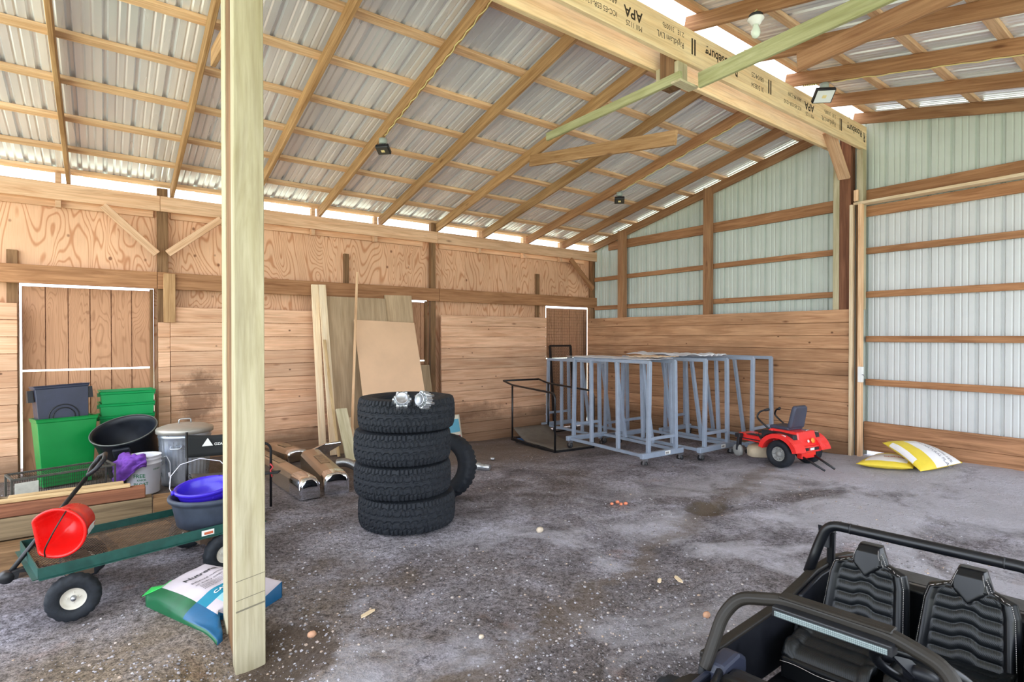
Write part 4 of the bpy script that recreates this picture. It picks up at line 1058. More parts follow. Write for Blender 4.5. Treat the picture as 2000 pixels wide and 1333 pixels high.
for z in (0.0, Hg): m.bar((0,0,z), (Wg,0,z), .035, .035)
m.build('frame', M_blacktube, gp_)
m = MB(); n_d = 18
for k in range(-60, n_d):
    for s in (1, -1):
        x0 = k*Wg/n_d; x1 = x0+Hg*.5
        pts = []
        t0 = max(0., (0-x0)/(x1-x0)); t1 = min(1., (Wg-x0)/(x1-x0))
        if t1 > t0:
            a = (x0+(x1-x0)*t0, t0*Hg); b = (x0+(x1-x0)*t1, t1*Hg)
            if s < 0: a = (Wg-a[0], a[1]); b = (Wg-b[0], b[1])
            m.bar((a[0],0,a[1]), (b[0],0,b[1]), .003, .003)
m.build('expanded_mesh', M_rust, gp_)
# ================================================================ ride-on mower (toy size)
M_mred = mat('mower red', (240,48,44), .3, 0, .05, 4, coat=.3)
M_mblack = mat('mower black', (34,34,38), .5, 0, .15, 20)
M_deck = mat('dusty tan deck', (186,170,144), .7, 0, .12, 12)
M_greyrim = mat('grey wheel', (150,150,146), .5, 0, .1, 12)
M_seat = mat('seat vinyl', (64,68,84), .45, 0, .08, 6)
mo = gp(1527, 914); mr = math.radians(-9)
mw = thing('ride_on_mower', 'small red toy riding mower with black seat parked in front of the racks', 'mower', (mo.x+.26*math.cos(mr), mo.y+.26*math.sin(mr)+.02, ground(mo.x+.2, mo.y)), mr)
# local: x = to the right of the driver, y = forward
for s in (-1, 1):
    w = tyre(.162, .12, .085, 64, 0).build('rear_wheel', M_rubber, mw, axis_matrix((s*.255, 0, .162), (s,0,0)))
    r = rim_mb(.085, .105, .02, 0)
    r.build('rim', M_greyrim, w)
    m = MB()
    for k in range(8): a = 2*PI*k/8; m.lathe([(0,.049),(.008,.049),(.009,.02)], 8, Matrix.Translation((.062*math.cos(a), .062*math.sin(a), 0)))
    m.lathe([(0,.045),(.03,.04),(.034,.01)], 20); m.build('hub', M_greyrim, w)
    c = MB().lathe([(0,-.03),(.045,-.03),(.075,-.022),(.08,0),(.075,.022),(.045,.03),(0,.03)], 32, axis_matrix((s*.185, .66, .08), (s,.12,0))).build('front_caster', M_greyrim, mw)
    MB().bar((s*.185, .66, .08), (s*.185, .64, .27), .04, .07).box((s*.185-.04, .61, .25), (s*.185+.04, .69, .30)).build('fork', M_mblack, c, None, .008)
# rear body: tapered red box, seat console
def shell(pts_bot, pts_top, z0, z1):
    n = len(pts_bot); vs = [(x,y,z0) for x, y in pts_bot]+[(x,y,z1) for x, y in pts_top]
    return MB().add(vs, [tuple(range(n))[::-1], tuple(range(n,2*n))]+[(i,(i+1) % n,n+(i+1) % n,n+i) for i in range(n)])
shell([(-.185,-.20),(.185,-.20),(.185,.22),(-.185,.22)], [(-.165,-.15),(.165,-.15),(.165,.22),(-.165,.22)], .20, .43).build('rear_body', M_mred, mw, None, .018, 3)
shell([(-.20,-.215),(.20,-.215),(.20,-.10),(-.20,-.10)], [(-.205,-.215),(.205,-.215),(.19,-.10),(-.19,-.10)], .19, .27).build('rear_bumper', M_mred, mw, None, .012, 2)
MB().box((-.15,-.2175,.215), (.15,-.2155,.25)).build('black_stripe', M_mblack, mw)
MB().box((-.02,-.2195,.218), (.055,-.218,.247)).build('sticker', M_paper, mw)
MB().box((-.045,-.2195,.218), (-.022,-.218,.247)).build('sticker', mat('sticker red', (196,40,48), .5), mw)
MB().lathe([(0,.006),(.032,.006),(.034,0)], 6, axis_matrix((.06,-.195,.325), (0,-1,.25))).build('reflector', mat('orange reflector', (250,150,50), .3), mw)
MB().lathe([(0,.004),(.016,.004),(.017,0)], 16, axis_matrix((-.015,-.19,.322), (0,-1,.25))).build('badge', M_paper, mw)
MB().box((-.13,-.14,.412), (.15,.02,.424)).build('console', M_mblack, mw, None, .006); MB().box((.05,-.12,.42), (.11,-.05,.44)).build('console_box', M_steel, mw, None, .004)
# fenders over the rear wheels
for s in (-1, 1):
    m = MB(); vs = []; n = 18
    for i in range(n+1):
        a = math.radians(12+156*i/n); ro, ri = .235, .185
        for r in (ro, ri):
            for x in (.145, .325): vs.append((s*x, r*math.cos(a)*1.1+.0, .165+r*math.sin(a)))
    for i in range(n):
        b = i*4; m.add([vs[k] for k in range(b, b+8)], [(0,1,5,4),(2,6,7,3),(0,4,6,2),(1,3,7,5)])
    m.build('fender', M_mred, mw)
    MB().prism([(-.15,.40),(.27,.41),(.27,.30),(.20,.36),(.05,.405),(-.08,.385),(-.17,.31)], s*.17, s*.245, 'x').build('fender_trim', M_mblack, mw, None, .004)
    MB().box((s*.302-.001,-.10,.372), (s*.302+.001,-.03,.396)).build('side_badge', M_paper, mw)
# seat
MB().box((-.14,-.02,.425), (.14,.24,.47)).build('seat_cushion', M_seat, mw, None, .02, 3)
def back(u, v):
    hw = .135*(1-.10*v)*(1 if v < .8 else math.sqrt(max(0,1-((v-.8)/.23)**2))*.35+.65)
    return Vector(((u-.5)*2*hw, -.02-.06*v+.02*math.cos((u-.5)*PI), .455+.27*v))
MB().grid(back, 14, 14).build('seat_back', M_seat, mw, solid=.05, bevel=0, subsurf=1)
# front chassis, running boards, deck
shell([(-.17,.20),(.17,.20),(.15,.74),(-.15,.74)], [(-.165,.20),(.165,.20),(.12,.72),(-.12,.72)], .215, .30).build('front_body', M_mred, mw, None, .02, 3)
MB().prism([(.12,.26),(.22,.26),(.22,.42),(.17,.43)], -.19, .19, 'x').build('front_cowl', M_mred, mw, None, .015, 2)
for s in (-1, 1):
    MB().box((s*.166-.004,.25,.24), (s*.166+.004,.68,.252)).build('side_groove', M_mblack, mw); MB().bar((s*.168,.30,.24), (s*.168,.38,.33), .02, .008).build('side_strut', M_mblack, mw)
    MB().box((s*.11-.05,.34,.300), (s*.11+.05,.56,.306)).build('foot_pad', M_mblack, mw)
m = MB().lathe([(0,.045),(.225,.045),(.245,.06),(.25,.14),(.235,.17),(.12,.185),(0,.185)], 40, Matrix.Translation((0,.40,0)), sx=1.15, sy=.62); m.build('cutting_deck', M_deck, mw)
for s in (-1, 1):
    MB().tube(fillet([(s*.17,.22,.42),(s*.18,.34,.50),(s*.17,.40,.55),(s*.15,.36,.62),(s*.12,.30,.64)], .05), .011, 10).build('steering_lever', M_blacktube, mw)
    MB().lathe([(0,-.03),(.016,-.028),(.018,0),(.016,.028),(0,.03)], 12, axis_matrix((s*.115,.29,.643), (-s*.6,-.6,.25))).build('lever_grip', M_mblack, mw)
    MB().tube([(s*.11,-.16,.15),(s*.09,-.44,.035)], .013, 8).build('hitch_arm', M_blacktube, mw)
MB().box((-.13,-.19,.12), (.13,-.12,.2)).build('hitch_plate', M_mred, mw, None, .006)
MB().tube([(-.25,0,.162),(.25,0,.162)], .02, 10).build('axle', M_mblack, mw)
# ================================================================ yellow sacks by the sliding door
sk = [mat('yellow sack', (232,206,66), .45, 0, .06, 9), mat('sack white panel', (238,236,236), .45, 0, .04, 9), mat('sack red print', (196,74,62), .5), mat('sack grey print', (120,122,130), .5), mat('sack brown print', (140,84,60), .5)]
def pillow(name, c, th_, matf, label, bow=0.):
    """four corners a,b,c,d and a plump thickness"""
    a, b, c_, d = c; N = 26; m = MB()
    def P(u, v, s):
        p = (a*(1-u)+b*u)*(1-v)+(d*(1-u)+c_*u)*v
        e = (max(0, 1-abs(2*u-1)**2.6)*max(0, 1-abs(2*v-1)**2.6))**.55
        wr = .006*noise.noise(Vector((u*7, v*7, s*3+a.x)))
        pin = 1-.06*(1-abs(2*v-1))**.5*(0 if 0 < u < 1 else 1)
        return p+Vector((0,0,s*th_/2*e+wr*e+bow*math.sin(PI*u)))
    nv = (N+1)*(N+1)
    m.v = [tuple(P(i/N, j/N, 1)) for i in range(N+1) for j in range(N+1)]+[tuple(P(i/N, j/N, -1)-Vector((0,0,.004))) for i in range(N+1) for j in range(N+1)]
    for i in range(N):
        for j in range(N):
            q = (i*(N+1)+j, (i+1)*(N+1)+j, (i+1)*(N+1)+j+1, i*(N+1)+j+1); mi = matf((i+.5)/N, (j+.5)/N, 1)
            m.f.append(q); m.m.append(mi); m.sm.append(True)
            m.f.append(tuple(k+nv for k in reversed(q))); m.m.append(matf((i+.5)/N, (j+.5)/N, -1)); m.sm.append(True)
    for k in range(N):
        for e in ((k, k+1), (k*(N+1), (k+1)*(N+1)), (N*(N+1)+k, N*(N+1)+k+1), (k*(N+1)+N, (k+1)*(N+1)+N)):
            m.f.append((e[0], e[1], e[1]+nv, e[0]+nv)); m.m.append(0); m.sm.append(True)
    o = m.build(name, sk); tag(o, label, 'sack', 'yellow sacks'); return o, P
def m1(u, v, s): return 1 if (.10 < u < .88 and .12 < v < .62 and s > 0) else 0
A1 = gp(1672, 906, .055); B1 = gp(1783, 915, .055); C1 = gp(1795, 893, .06); D1 = gp(1712, 889, .06)
s1, P1f = pillow('feed_sack', (A1,B1,C1,D1), .13, m1, 'flat yellow sack with a white printed panel, lying under the other sack')
def sack_print(o, P, body, size, u, v, mt, s=1, bold=False):
    t = text_mesh('sack_print', body, size, mt, o, Matrix.Identity(4), 0., 'LEFT', bold); a = P(0,0,1); lu = (P(1,0,1)-a).length; lv = (P(0,1,1)-a).length
    for q in t.data.vertices: q.co = P(u+q.co.x/lu, v+q.co.y/lv, s)+Vector((0,0,.004*s))
sack_print(s1, P1f, 'CHICKEN', .06, .40, .33, sk[2], 1, True); sack_print(s1, P1f, 'FEED 50', .035, .18, .42, sk[3]); sack_print(s1, P1f, 'NET WT', .035, .72, .34, sk[3])
def m2(u, v, s):
    if s < 0: return 0
    if u < .10: return 1 if .2 < v < .8 else 0
    return 1 if (.40 < u < .97 and .22 < v < 1) else 0
A2 = gp(1722, 905, .22); A2 = gp(1718, 893, .19); B2 = gp(1798, 921, .05); C2 = gp(1880, 904, .05); D2 = gp(1800, 880, .16)
A2 = P1f(.42, .85, 1)+Vector((0,0,.065)); A2 = hit(1723, 865, 'x', 7.46)
D2 = hit(1782, 866, 'x', 7.93)
s2, P2f = pillow('feed_sack', (A2,B2,C2,D2), .14, lambda u, v, s: m2(v, u, s), 'plump yellow sack with a big white panel leaning on the flat one', .03)
sack_print(s2, P2f, 'ALL NATURAL FLAKE', .045, .35, .62, sk[3]); sack_print(s2, P2f, 'LAYER RATION 16%', .04, .36, .74, sk[3])
# ================================================================ lamps, cables
M_yellowcable = mat('yellow cable', (222,204,140), .6)
M_lens = mat('lamp glass', (226,228,224), .15)
M_darklens = mat('dark lamp glass', (70,66,60), .2)
M_led = mat('led chip', (236,214,150), .4)
def floodlight(c, aim, label, size=.12, lens=None):
    """square flood lamp hanging under a rafter from a round box"""
    t = thing('floodlight', label, 'lamp', Vector(c)-Vector((0,0,.013)), 0, 'flood lamps on the rafters')
    MB().lathe([(0,0),(.045,0),(.045,-.05),(.04,-.055),(0,-.055)], 24).build('junction_box', mat('grey box', (160,168,160), .6), t)
    MB().lathe([(0,-.055),(.014,-.055),(.014,-.10),(0,-.10)], 12).build('stem', M_steel, t)
    R = Vector(aim).to_track_quat('Z', 'Y').to_matrix().to_4x4(); R.translation = Vector((0,0,-.135))
    h = MB().box((-size*.62,-size*.5,-.045), (size*.62,size*.5,0)).build('housing', M_black, t, R, .006)
    m = MB()
    for i in range(7): m.box((-size*.5+size*i/6-.002,-size*.42,-.062), (-size*.5+size*i/6+.002,size*.42,-.044))
    m.build('cooling_fins', M_black, h)
    MB().box((-size*.54,-size*.42,.0005), (size*.54,size*.42,.004)).build('lens', lens or M_lens, h); MB().box((-.02,-.016,.0042), (.02,.016,.006)).build('led_chip', M_led, h)
    return t
def under(x, y, d=.0): return Vector((x+.02, y, roofz(y)+d-.002))
p1 = hit(748, 245, 'x', XR[3]+.02); f1 = floodlight(under(XR[3], p1.y), (-.35,-.35,-1), 'black square flood lamp under a rafter high on the plank wall slope', .12, M_darklens)
p2 = hit(1210, 360, 'x', XR[7]+.02); f2 = floodlight(under(XR[7], p2.y), (-.4,-.4,-1), 'small black flood lamp under a rafter towards the gable corner', .12, M_darklens)
p3 = hit(1610, 118, 'x', XQ[4]+.02); f3 = floodlight(under(XQ[4], p3.y), (-.45,-.5,-.9), 'flood lamp with white glass under a rafter beyond the ridge beams', .16)
def cable(x, y0, y1, label, side=-1):
    N = 46; pts = []
    for i in range(N+1):
        y = y0+(y1-y0)*i/N; pts.append((x+.02+side*.006+.009*math.sin(i*1.7), y, roofz(y)-.010-.004*math.sin(i*.9)))
    return tag(MB().tube(pts, .0055, 6).build('electric_cable', M_yellowcable), label, 'cable', 'cables stapled under rafters')
cable(XR[3], p1.y-.06, 3.5, 'yellow cable stapled along a rafter up from the square flood lamp')
cable(XR[7], p2.y-.06, 3.5, 'yellow cable stapled along a rafter up from the small flood lamp')
cable(XQ[4], p3.y+.07, 2.9, 'cable stapled along a rafter between ridge beam and flood lamp beyond it'); cable(XQ[4], p3.y-.07, .2, 'cable stapled along a rafter running away from the flood lamp beyond the ridge')
p4 = hit(1478, 42, 'x', XQ[2]-.03)
bl = thing('bulb_fitting', 'bare bulb in a white lampholder hanging by a cable beyond the ridge beams', 'lamp', (XQ[2]-.045, p4.y, p4.z))
MB().lathe([(0,.05),(.05,.05),(.054,.045),(.054,.02),(0,.02)], 24).build('box', M_mblack, bl)
MB().lathe([(0,.02),(.062,.02),(.064,.012),(.052,.0),(.035,-.03),(.024,-.034),(0,-.034)], 28).build('lampholder', M_white, bl)
MB().lathe([(0,-.03),(.02,-.034),(.022,-.05),(.034,-.08),(.036,-.10),(.028,-.125),(.012,-.138),(0,-.14)], 24).build('bulb', mat('frosted bulb', (226,236,222), .25), bl)
q4 = roofz(p4.y)-p4.z
MB().tube([(0,0,.05),(.01,.0,.05+.3*(q4-.05)),(-.004,.01,.05+.8*(q4-.05)),(.02,0,q4+.02)], .005, 6).build('cord', M_yellowcable, bl)
# ================================================================ toy two-seat off-road car close to the camera
M_car = mat('car black plastic', (13,15,20), .36, 0, .2, 14)
M_cardust = mat('dusty black plastic', (30,25,19), .6, 0, .3, 16)
M_carin = mat('car inner plastic', (12,14,22), .5, 0, .2, 14)
M_vinyl = mat('black vinyl', (8,10,14), .34, 0, .1, 5, spec=.4)
M_hoodblue = mat('satin grey panel', (46,50,66), .4, 0, .05, 6)
M_stitch = mat('pale stitching', (196,190,186), .8)
def carbon():
    N = NT('ribbed carbon vinyl'); v = N.coords((1,1,1))
    w = N.n('ShaderNodeTexWave', wave_type='BANDS', bands_direction='DIAGONAL'); w.inputs['Scale'].default_value = 90.; N.l(v, w.inputs['Vector'])
    N.l(N.ramp(w.outputs[0], [(.3, srgb(6,8,10)), (.7, srgb(20,24,28))]), N.b.inputs['Base Color']); N.b.inputs['Roughness'].default_value = .38; N.b.inputs['Specular IOR Level'].default_value = .4
    N.bump(w.outputs[0], .15, .002); return N.m
M_carbon = carbon()
def lightbar_mat():
    N = NT('clear lamp strip'); v = N.coords(); vo = N.n('ShaderNodeTexVoronoi'); vo.inputs['Scale'].default_value = 190.; vo.inputs['Randomness'].default_value = 0.; N.l(v, vo.inputs['Vector'])
    N.l(N.ramp(vo.outputs['Distance'], [(.25, srgb(138,150,150)), (.6, srgb(76,88,90))]), N.b.inputs['Base Color']); N.b.inputs['Roughness'].default_value = .25; return N.m
CO = Vector((2.63, .77, 0)); ua = Vector((.13, -.9915, 0)).normalized(); uf = Vector((-.9915, -.13, 0)).normalized()
car = thing('toy_car', 'black two-seat electric toy off-road car with tube roll bars and ribbed seats', 'toy car')
Mc_ = Matrix((uf, ua, Vector((0,0,1)))).transposed().to_4x4(); Mc_.translation = CO+Vector((0,0,ground(CO.x,CO.y)-.0)); car.matrix_local = Mc_
def V(a, f, z): return Vector((f, a-.13*f, z))
def carprism(outline, a0, a1, name, mt, bevel=.006, parent=car, segs=2):
    m = MB(); n = len(outline); vs = [V(a0,f,z) for f, z in outline]+[V(a1,f,z) for f, z in outline]
    m.add(vs, [tuple(range(n))[::-1], tuple(range(n,2*n))]+[(i,(i+1) % n,n+(i+1) % n,n+i) for i in range(n)])
    return m.build(name, mt, parent, None, bevel, segs)
# roll bar behind the seats
pts = fillet([V(-.408,.02,.48),V(-.372,0,.62),V(-.335,0,.712),V(.335,0,.712),V(.372,0,.62),V(.408,.02,.48)], .075, 8)
rb = MB().tube(pts, .0215, 16).build('rear_roll_bar', M_car, car)
for s in (-1, 1):
    MB().tube([V(s*.252,0,.712),V(s*.246,0,.712)], .0226, 16).build('joint_ring', M_black, rb)
    MB().bar(V(s*.372,-.11,.44), V(s*.366,-.11,.655), .035, .03, (1,0,0)).build('roll_bar_leg', M_car, car, None, .006)
    m = MB(); vs = [V(s*.372+d, f, z) for d in (-.006,.006) for f, z in ((-.1,.57),(-.1,.66),(0,.70),(-.02,.60))]
    m.add(vs, [(0,1,2,3),(7,6,5,4),(0,4,5,1),(1,5,6,2),(2,6,7,3),(3,7,4,0)]); m.build('gusset', M_carin, car)
# tub
for s in (-1, 1):
    carprism([(-.38,.22),(-.38,.47),(-.20,.50),(.0,.495),(.10,.475),(.36,.425),(.86,.40),(.9,.24),(.6,.18),(-.2,.18)], s*.372, s*.398, 'side_panel', M_carin)
    m = MB(); st = [(-.38,.485),(-.20,.512),(.02,.505),(.10,.487),(.36,.437),(.84,.412)]; vs = []
    for f, z in st: vs += [V(s*.370,f,z-.002), V(s*.412,f,z-.006), V(s*.412,f,z-.035), V(s*.370,f,z-.02)]
    fs = [(i*4+k, i*4+(k+1) % 4, (i+1)*4+(k+1) % 4, (i+1)*4+k) for i in range(5) for k in range(4)]+[(0,1,2,3),(20,21,22,23)]
    m.add(vs, fs); m.build('side_rail', M_cardust, car, None, .006, 2)
    carprism([(.02,.485),(.10,.468),(.20,.445),(.24,.30),(.16,.24),(-.1,.24),(-.14,.49)], s*.352, s*.371, 'inner_panel', M_carin)
carprism([(-.20,.20),(-.20,.475),(-.14,.49),(-.12,.47),(-.12,.20)], -.36, .36, 'back_panel', M_car)
carprism([(-.38,.42),(-.38,.46),(-.205,.475),(-.205,.43)], -.36, .36, 'rear_deck', M_car)
carprism([(-.3,.15),(-.3,.18),(.95,.18),(.95,.15)], -.36, .36, 'floor_pan', M_carin)
carprism([(-.05,.19),(-.05,.25),(.36,.25),(.36,.19)], -.34, .34, 'seat_base', M_carin)
# seats
def seat(ac):
    zb, zt, f0 = .31, .672, .085
    def hw(v): return 1.06*hw_(v)
    def hw_(v):
        z = zb+(zt-zb)*v
        if z < .54: return .150-.018*((z-zb)/(.54-zb))
        if z < .585: return .132-.012*(z-.54)/.045
        if z < .607: t = (z-.585)/.022; return .120-.060*t
        return .060-.022*((z-.607)/(zt-.607))
    def dep(u, v):
        x = (u-.5)*2; z = zb+(zt-zb)*v; h = hw(v); ax = abs(x)*h
        d = .0
        if z < .595:
            bol = sstep(.62, .82, abs(x))*(1-sstep(.9, 1.0, abs(x))*.8); d += .022*bol
            if abs(x) < .68:
                sh = .016*(1-min(1, abs(abs(ax)-.03)/.03)) if False else (.014*sstep(.012, .045, ax))
                ph = ((z+sh)-.30)/.046; d += .011*abs(math.sin(ph*PI))**.7
        # head pad: a shield whose point reaches down between the shoulders
        zz = z-.555; lim = .052 if z > .60 else max(0, .052*(z-.548)/.052)
        if z > .548 and ax < lim-.006: d = .020+.004*sstep(0, .02, lim-ax)
        elif z > .548 and ax < lim: d = .006
        edge = min(1, (1-abs(x))/.10); d *= .3+.7*sstep(0, 1, edge)
        e2 = min(1, (1-v)/.06); d *= .25+.75*e2
        return d
    def P(u, v, back=False):
        z = zb+(zt-zb)*v; rec = -.095*((z-zb)/(zt-zb))
        f = f0+rec+.05+ (dep(u, v) if not back else -.045)
        a = ac+(u-.5)*2*hw(v)
        # rounded rim
        k = sstep(.86, 1., abs((u-.5)*2)); f -= (.018*k if not back else -.012*k)
        return V(a, f, z)
    m = MB(); NU, NV = 64, 110
    def mi(u, v):
        z = zb+(zt-zb)*v; ax = abs(u-.5)*2*hw(v)
        if z < .592 and abs(u-.5)*2 < .68 and not (z > .548 and ax < .052*(z-.548)/.052): return 1
        return 0
    b = len(m.v); W = NV+1
    m.v = [tuple(P(i/NU, j/NV)) for i in range(NU+1) for j in range(W)]+[tuple(P(i/NU, j/NV, True)) for i in range(NU+1) for j in range(W)]
    nv = (NU+1)*W
    for i in range(NU):
        for j in range(NV):
            q = (i*W+j, (i+1)*W+j, (i+1)*W+j+1, i*W+j+1)
            m.f.append(q); m.m.append(mi((i+.5)/NU, (j+.5)/NV)); m.sm.append(True)
            m.f.append(tuple(k+nv for k in reversed(q))); m.m.append(0); m.sm.append(True)
    for i in range(NU):
        for j in (0, NV): m.f.append((i*W+j, (i+1)*W+j, (i+1)*W+j+nv, i*W+j+nv)); m.m.append(0); m.sm.append(True)
    for j in range(NV):
        for i in (0, NU): m.f.append((i*W+j, i*W+j+1, i*W+j+1+nv, i*W+j+nv)); m.m.append(0); m.sm.append(True)
    bk = m.build('seat_back', [M_vinyl, M_carbon], car)
    # stitching: dashed pale thread round the rim and round the head pad
    m = MB(); pts = []
    for s in (0, 1):
        for j in range(2, 104, 2):
            v = j/NV; v2 = (j+1.2)/NV; u = .035 if s == 0 else .965
            m.tube([P(u, v)+Vector((.003,0,0)), P(u, v2)+Vector((.003,0,0))], .0009, 4)
    for s in (-1, 1):
        for j in range(20):
            z0 = .602+.064*j/20; z1 = z0+.0018
            def Q(z): v = (z-zb)/(zt-zb); h = .054-.020*((z-.602)/.07); return P(.5+s*h/(2*hw(v)) if hw(v) > 0 else .5, v)+Vector((.004,0,0))
            if hw((z1-zb)/(zt-zb)) > .03: m.tube([Q(z0), Q(z1)], .0009, 4)
    m.build('stitching', M_stitch, bk)
    c = MB(); 
    def C(u, v): 
        return V(ac+(u-.5)*.29, .10+.36*v, .325+.012*math.cos((v-.3)*4)+.008*abs(math.sin(v*PI*5))-.03*sstep(.88,1,v)**2+.018*sstep(.7,.9,abs(u-.5)*2))
    c.grid(C, 30, 40); cu = c.build('seat_cushion', M_carbon, car, solid=.03)
    carprism([(.44,.22),(.44,.315),(.475,.30),(.475,.22)], ac-.145, ac+.145, 'cushion_front', M_vinyl, .008)
    MB().tube([V(ac-.145+.29*i/16, .4775, .285+.004*math.sin(i*.6)) for i in range(17)], .0011, 4).build('stitching', M_stitch, cu)
seat(-.163); seat(.165)
# windscreen frame
pts = fillet([V(-.352,.90,.39),V(-.33,.83,.565),V(-.288,.80,.632),V(-.150,.775,.662),V(.150,.775,.662),V(.288,.80,.632),V(.33,.83,.565),V(.352,.90,.39)], .04, 6)
MB().tube(pts, .0225, 8, smooth=False).build('windscreen_frame', M_cardust, car, None, .003)
m = MB(); m.add([V(a, f, z) for a, f, z in ((-.16,.752,.684),(.16,.752,.684),(.16,.80,.680),(-.16,.80,.680),(-.16,.752,.676),(.16,.752,.676),(.16,.80,.672),(-.16,.80,.672))], [(0,1,2,3),(4,7,6,5),(0,4,5,1),(1,5,6,2),(2,6,7,3),(3,7,4,0)])
m.build('frame_top_plate', M_cardust, car, None, .004)
carprism([(.775,.612),(.775,.655),(.822,.650),(.822,.616)], -.168, .168, 'light_bar', M_black, .004)
carprism([(.8225,.620),(.8225,.641),(.8265,.639),(.8265,.622)], -.158, .158, 'light_strip', lightbar_mat(), .002)
# hood, fenders, dash
def hood(u, v):
    a = (u-.5)*.66; f = .90+.52*v; z = .395-.045*v+.02*math.sin(u*PI)-.05*sstep(.82,1,abs(u-.5)*2)
    return V(a, f, z)
MB().grid(hood, 24, 16).build('hood', M_car, car, solid=.012)
for s in (-1, 1):
    MB().tube([V(s*.30,.90,.40),V(s*.26,1.0,.412),V(s*.20,1.12,.405),V(s*.16,1.3,.385)], .013, 8).build('hood_ridge', M_car, car)
    carprism([(.90,.20),(.90,.385),(1.02,.372),(1.16,.34),(1.30,.30),(1.30,.20)], s*.33, s*.352, 'hood_side', M_hoodblue, .006)
    m = MB(); vs = []; n = 12
    for i in range(n+1):
        a = math.radians(20+150*i/n)
        for r in (.225, .20):
            for y in (.30, .395): vs.append(V(s*y, .99+r*math.cos(a), .165+r*math.sin(a)*.92))
    for i in range(n):
        b = i*4; m.add([vs[k] for k in range(b, b+8)], [(0,1,5,4),(2,6,7,3),(0,4,6,2),(1,3,7,5)])
    m.build('front_fender', M_cardust, car, None, .004)
    for f in (.99, -.14):
        w = tyre(.17, .13, .09, 48, 22).build('wheel', M_rubber, car, axis_matrix(V(s*(.415 if f > 0 else .30), f, .172), (0, s, 0)))
        rim_mb(.09, .12, .02, 6).build('rim', M_car, w)
    carprism([(.74,.34),(.74,.40),(.79,.43),(.88,.415),(.90,.40),(.90,.34)], s*.29, s*.355, 'dash_side', M_hoodblue, .014)
carprism([(.80,.28),(.80,.375),(.83,.40),(.90,.395),(.90,.28)], -.29, .29, 'dashboard', M_carin, .02)
carprism([(.775,.34),(.775,.40),(.799,.40),(.799,.34)], .10, .23, 'instrument_pod', M_hoodblue, .01)
wc = V(.165,.565,.475); wn = Vector((-.72, 0, .69))
Mw = axis_matrix(wc, wn, (0,1,0))
m = MB().tube([Mw @ Vector((.128*math.cos(2*PI*i/40), .128*math.sin(2*PI*i/40), 0)) for i in range(40)], .0155, 12, closed=True)
sw = m.build('steering_wheel', M_car, car)
m = MB()
for k in range(3): a = PI/2+2*PI*k/3; m.bar(Mw @ Vector((.03*math.cos(a), .03*math.sin(a), -.012)), Mw @ Vector((.12*math.cos(a), .12*math.sin(a), 0)), .04, .012, wn)
m.build('spoke', M_carin, sw); MB().lathe([(0,-.03),(.045,-.028),(.05,-.01),(.045,.004),(0,.006)], 24, Mw).build('wheel_hub', M_carin, sw)
MB().tube([wc-wn*.02, V(.165,.70,.36)], .02, 10).build('steering_column', M_carin, car)
MB().tube([V(0,.36,.2),V(0,.34,.36)], .01, 8).build('gear_lever', M_car, car); MB().lathe([(0,-.02),(.018,-.015),(.02,.01),(.012,.022),(0,.024)], 14, Matrix.Translation(V(0,.338,.38))).build('gear_knob', M_car, car)
# ================================================================ gravel and loose stones
def stone(m, c, r, seed):
    rnd = random.Random(seed); vs = []
    for z, n in ((-.55, 5), (.25, 5)):
        for k in range(n):
            a = 2*PI*(k+rnd.random()*.5)/n; q = r*(.75+.5*rnd.random()); vs.append((c[0]+q*math.cos(a), c[1]+q*math.sin(a), c[2]+r*z*(.6+.3*rnd.random())))
    vs.append((c[0]+r*.1, c[1], c[2]+r*.62)); vs.append((c[0], c[1], c[2]-r*.7))
    fs = [(i, (i+1) % 5, 5+(i+1) % 5, 5+i) for i in range(5)]+[(5+i, 5+(i+1) % 5, 10) for i in range(5)]+[((i+1) % 5, i, 11) for i in range(5)]
    m.add(vs, fs)
M_stone = NT('gravel stones')
v_ = M_stone.n('ShaderNodeNewGeometry').outputs['Random Per Island']
M_stone.l(M_stone.ramp(v_, [(0, srgb(112,108,110)), (.4, srgb(158,154,158)), (.75, srgb(176,172,178)), (.9, srgb(182,158,136)), (1, srgb(192,188,190))]), M_stone.b.inputs['Base Color']); M_stone.b.inputs['Roughness'].default_value = .8; M_stone = M_stone.m
bpy.context.view_layer.update()
BOXES = []
def _low(o, acc):
    if o.type == 'MESH':
        for c_ in o.bound_box:
            w_ = o.matrix_world @ Vector(c_); acc.append(w_)
    for ch_ in o.children: _low(ch_, acc)
for o in [o for o in S.objects if o.parent is None and not o.get('kind')]:
    acc = []; _low(o, acc)
    if acc and min(p.z for p in acc) < .12: BOXES.append((min(p.x for p in acc)-.02, max(p.x for p in acc)+.02, min(p.y for p in acc)-.02, max(p.y for p in acc)+.02))
m = MB(); rnd = random.Random(3); n = 0
def on_floor(x, y):
    n_ = noise.noise(Vector((x*1.3, y*1.3, 0)))*.012+noise.noise(Vector((x*4, y*4, 3)))*.006
    rut = .016*math.sin((y-.32*x-2.5)*2.6)*sstep(2.2, 3.2, x)*(1-sstep(6.2, 7, x))*sstep(0, 1, y)*(1-sstep(4.5, 6, y))
    return ground(x, y)+n_+rut-.006
while n < 5200:
    if n < 3600:
        px = rnd.uniform(-20, 1900); py = 760+573*rnd.random()**.55
        if py < 830: continue
        p = gp(px, py)
    else: p = Vector((rnd.uniform(-1,7.5), rnd.uniform(.6,7.6), 0))
    if not (-2 < p.x < 7.7 and .2 < p.y < 7.8): continue
    if any(a < p.x < b and c < p.y < d for a, b, c, d in BOXES): continue
    if noise.noise(Vector((p.x*.7, p.y*.7, 9)))+.25*rnd.random() < -.12: continue
    r = .003+.0065*rnd.random()**3; stone(m, (p.x, p.y, on_floor(p.x, p.y)+r*.25), r, n); n += 1
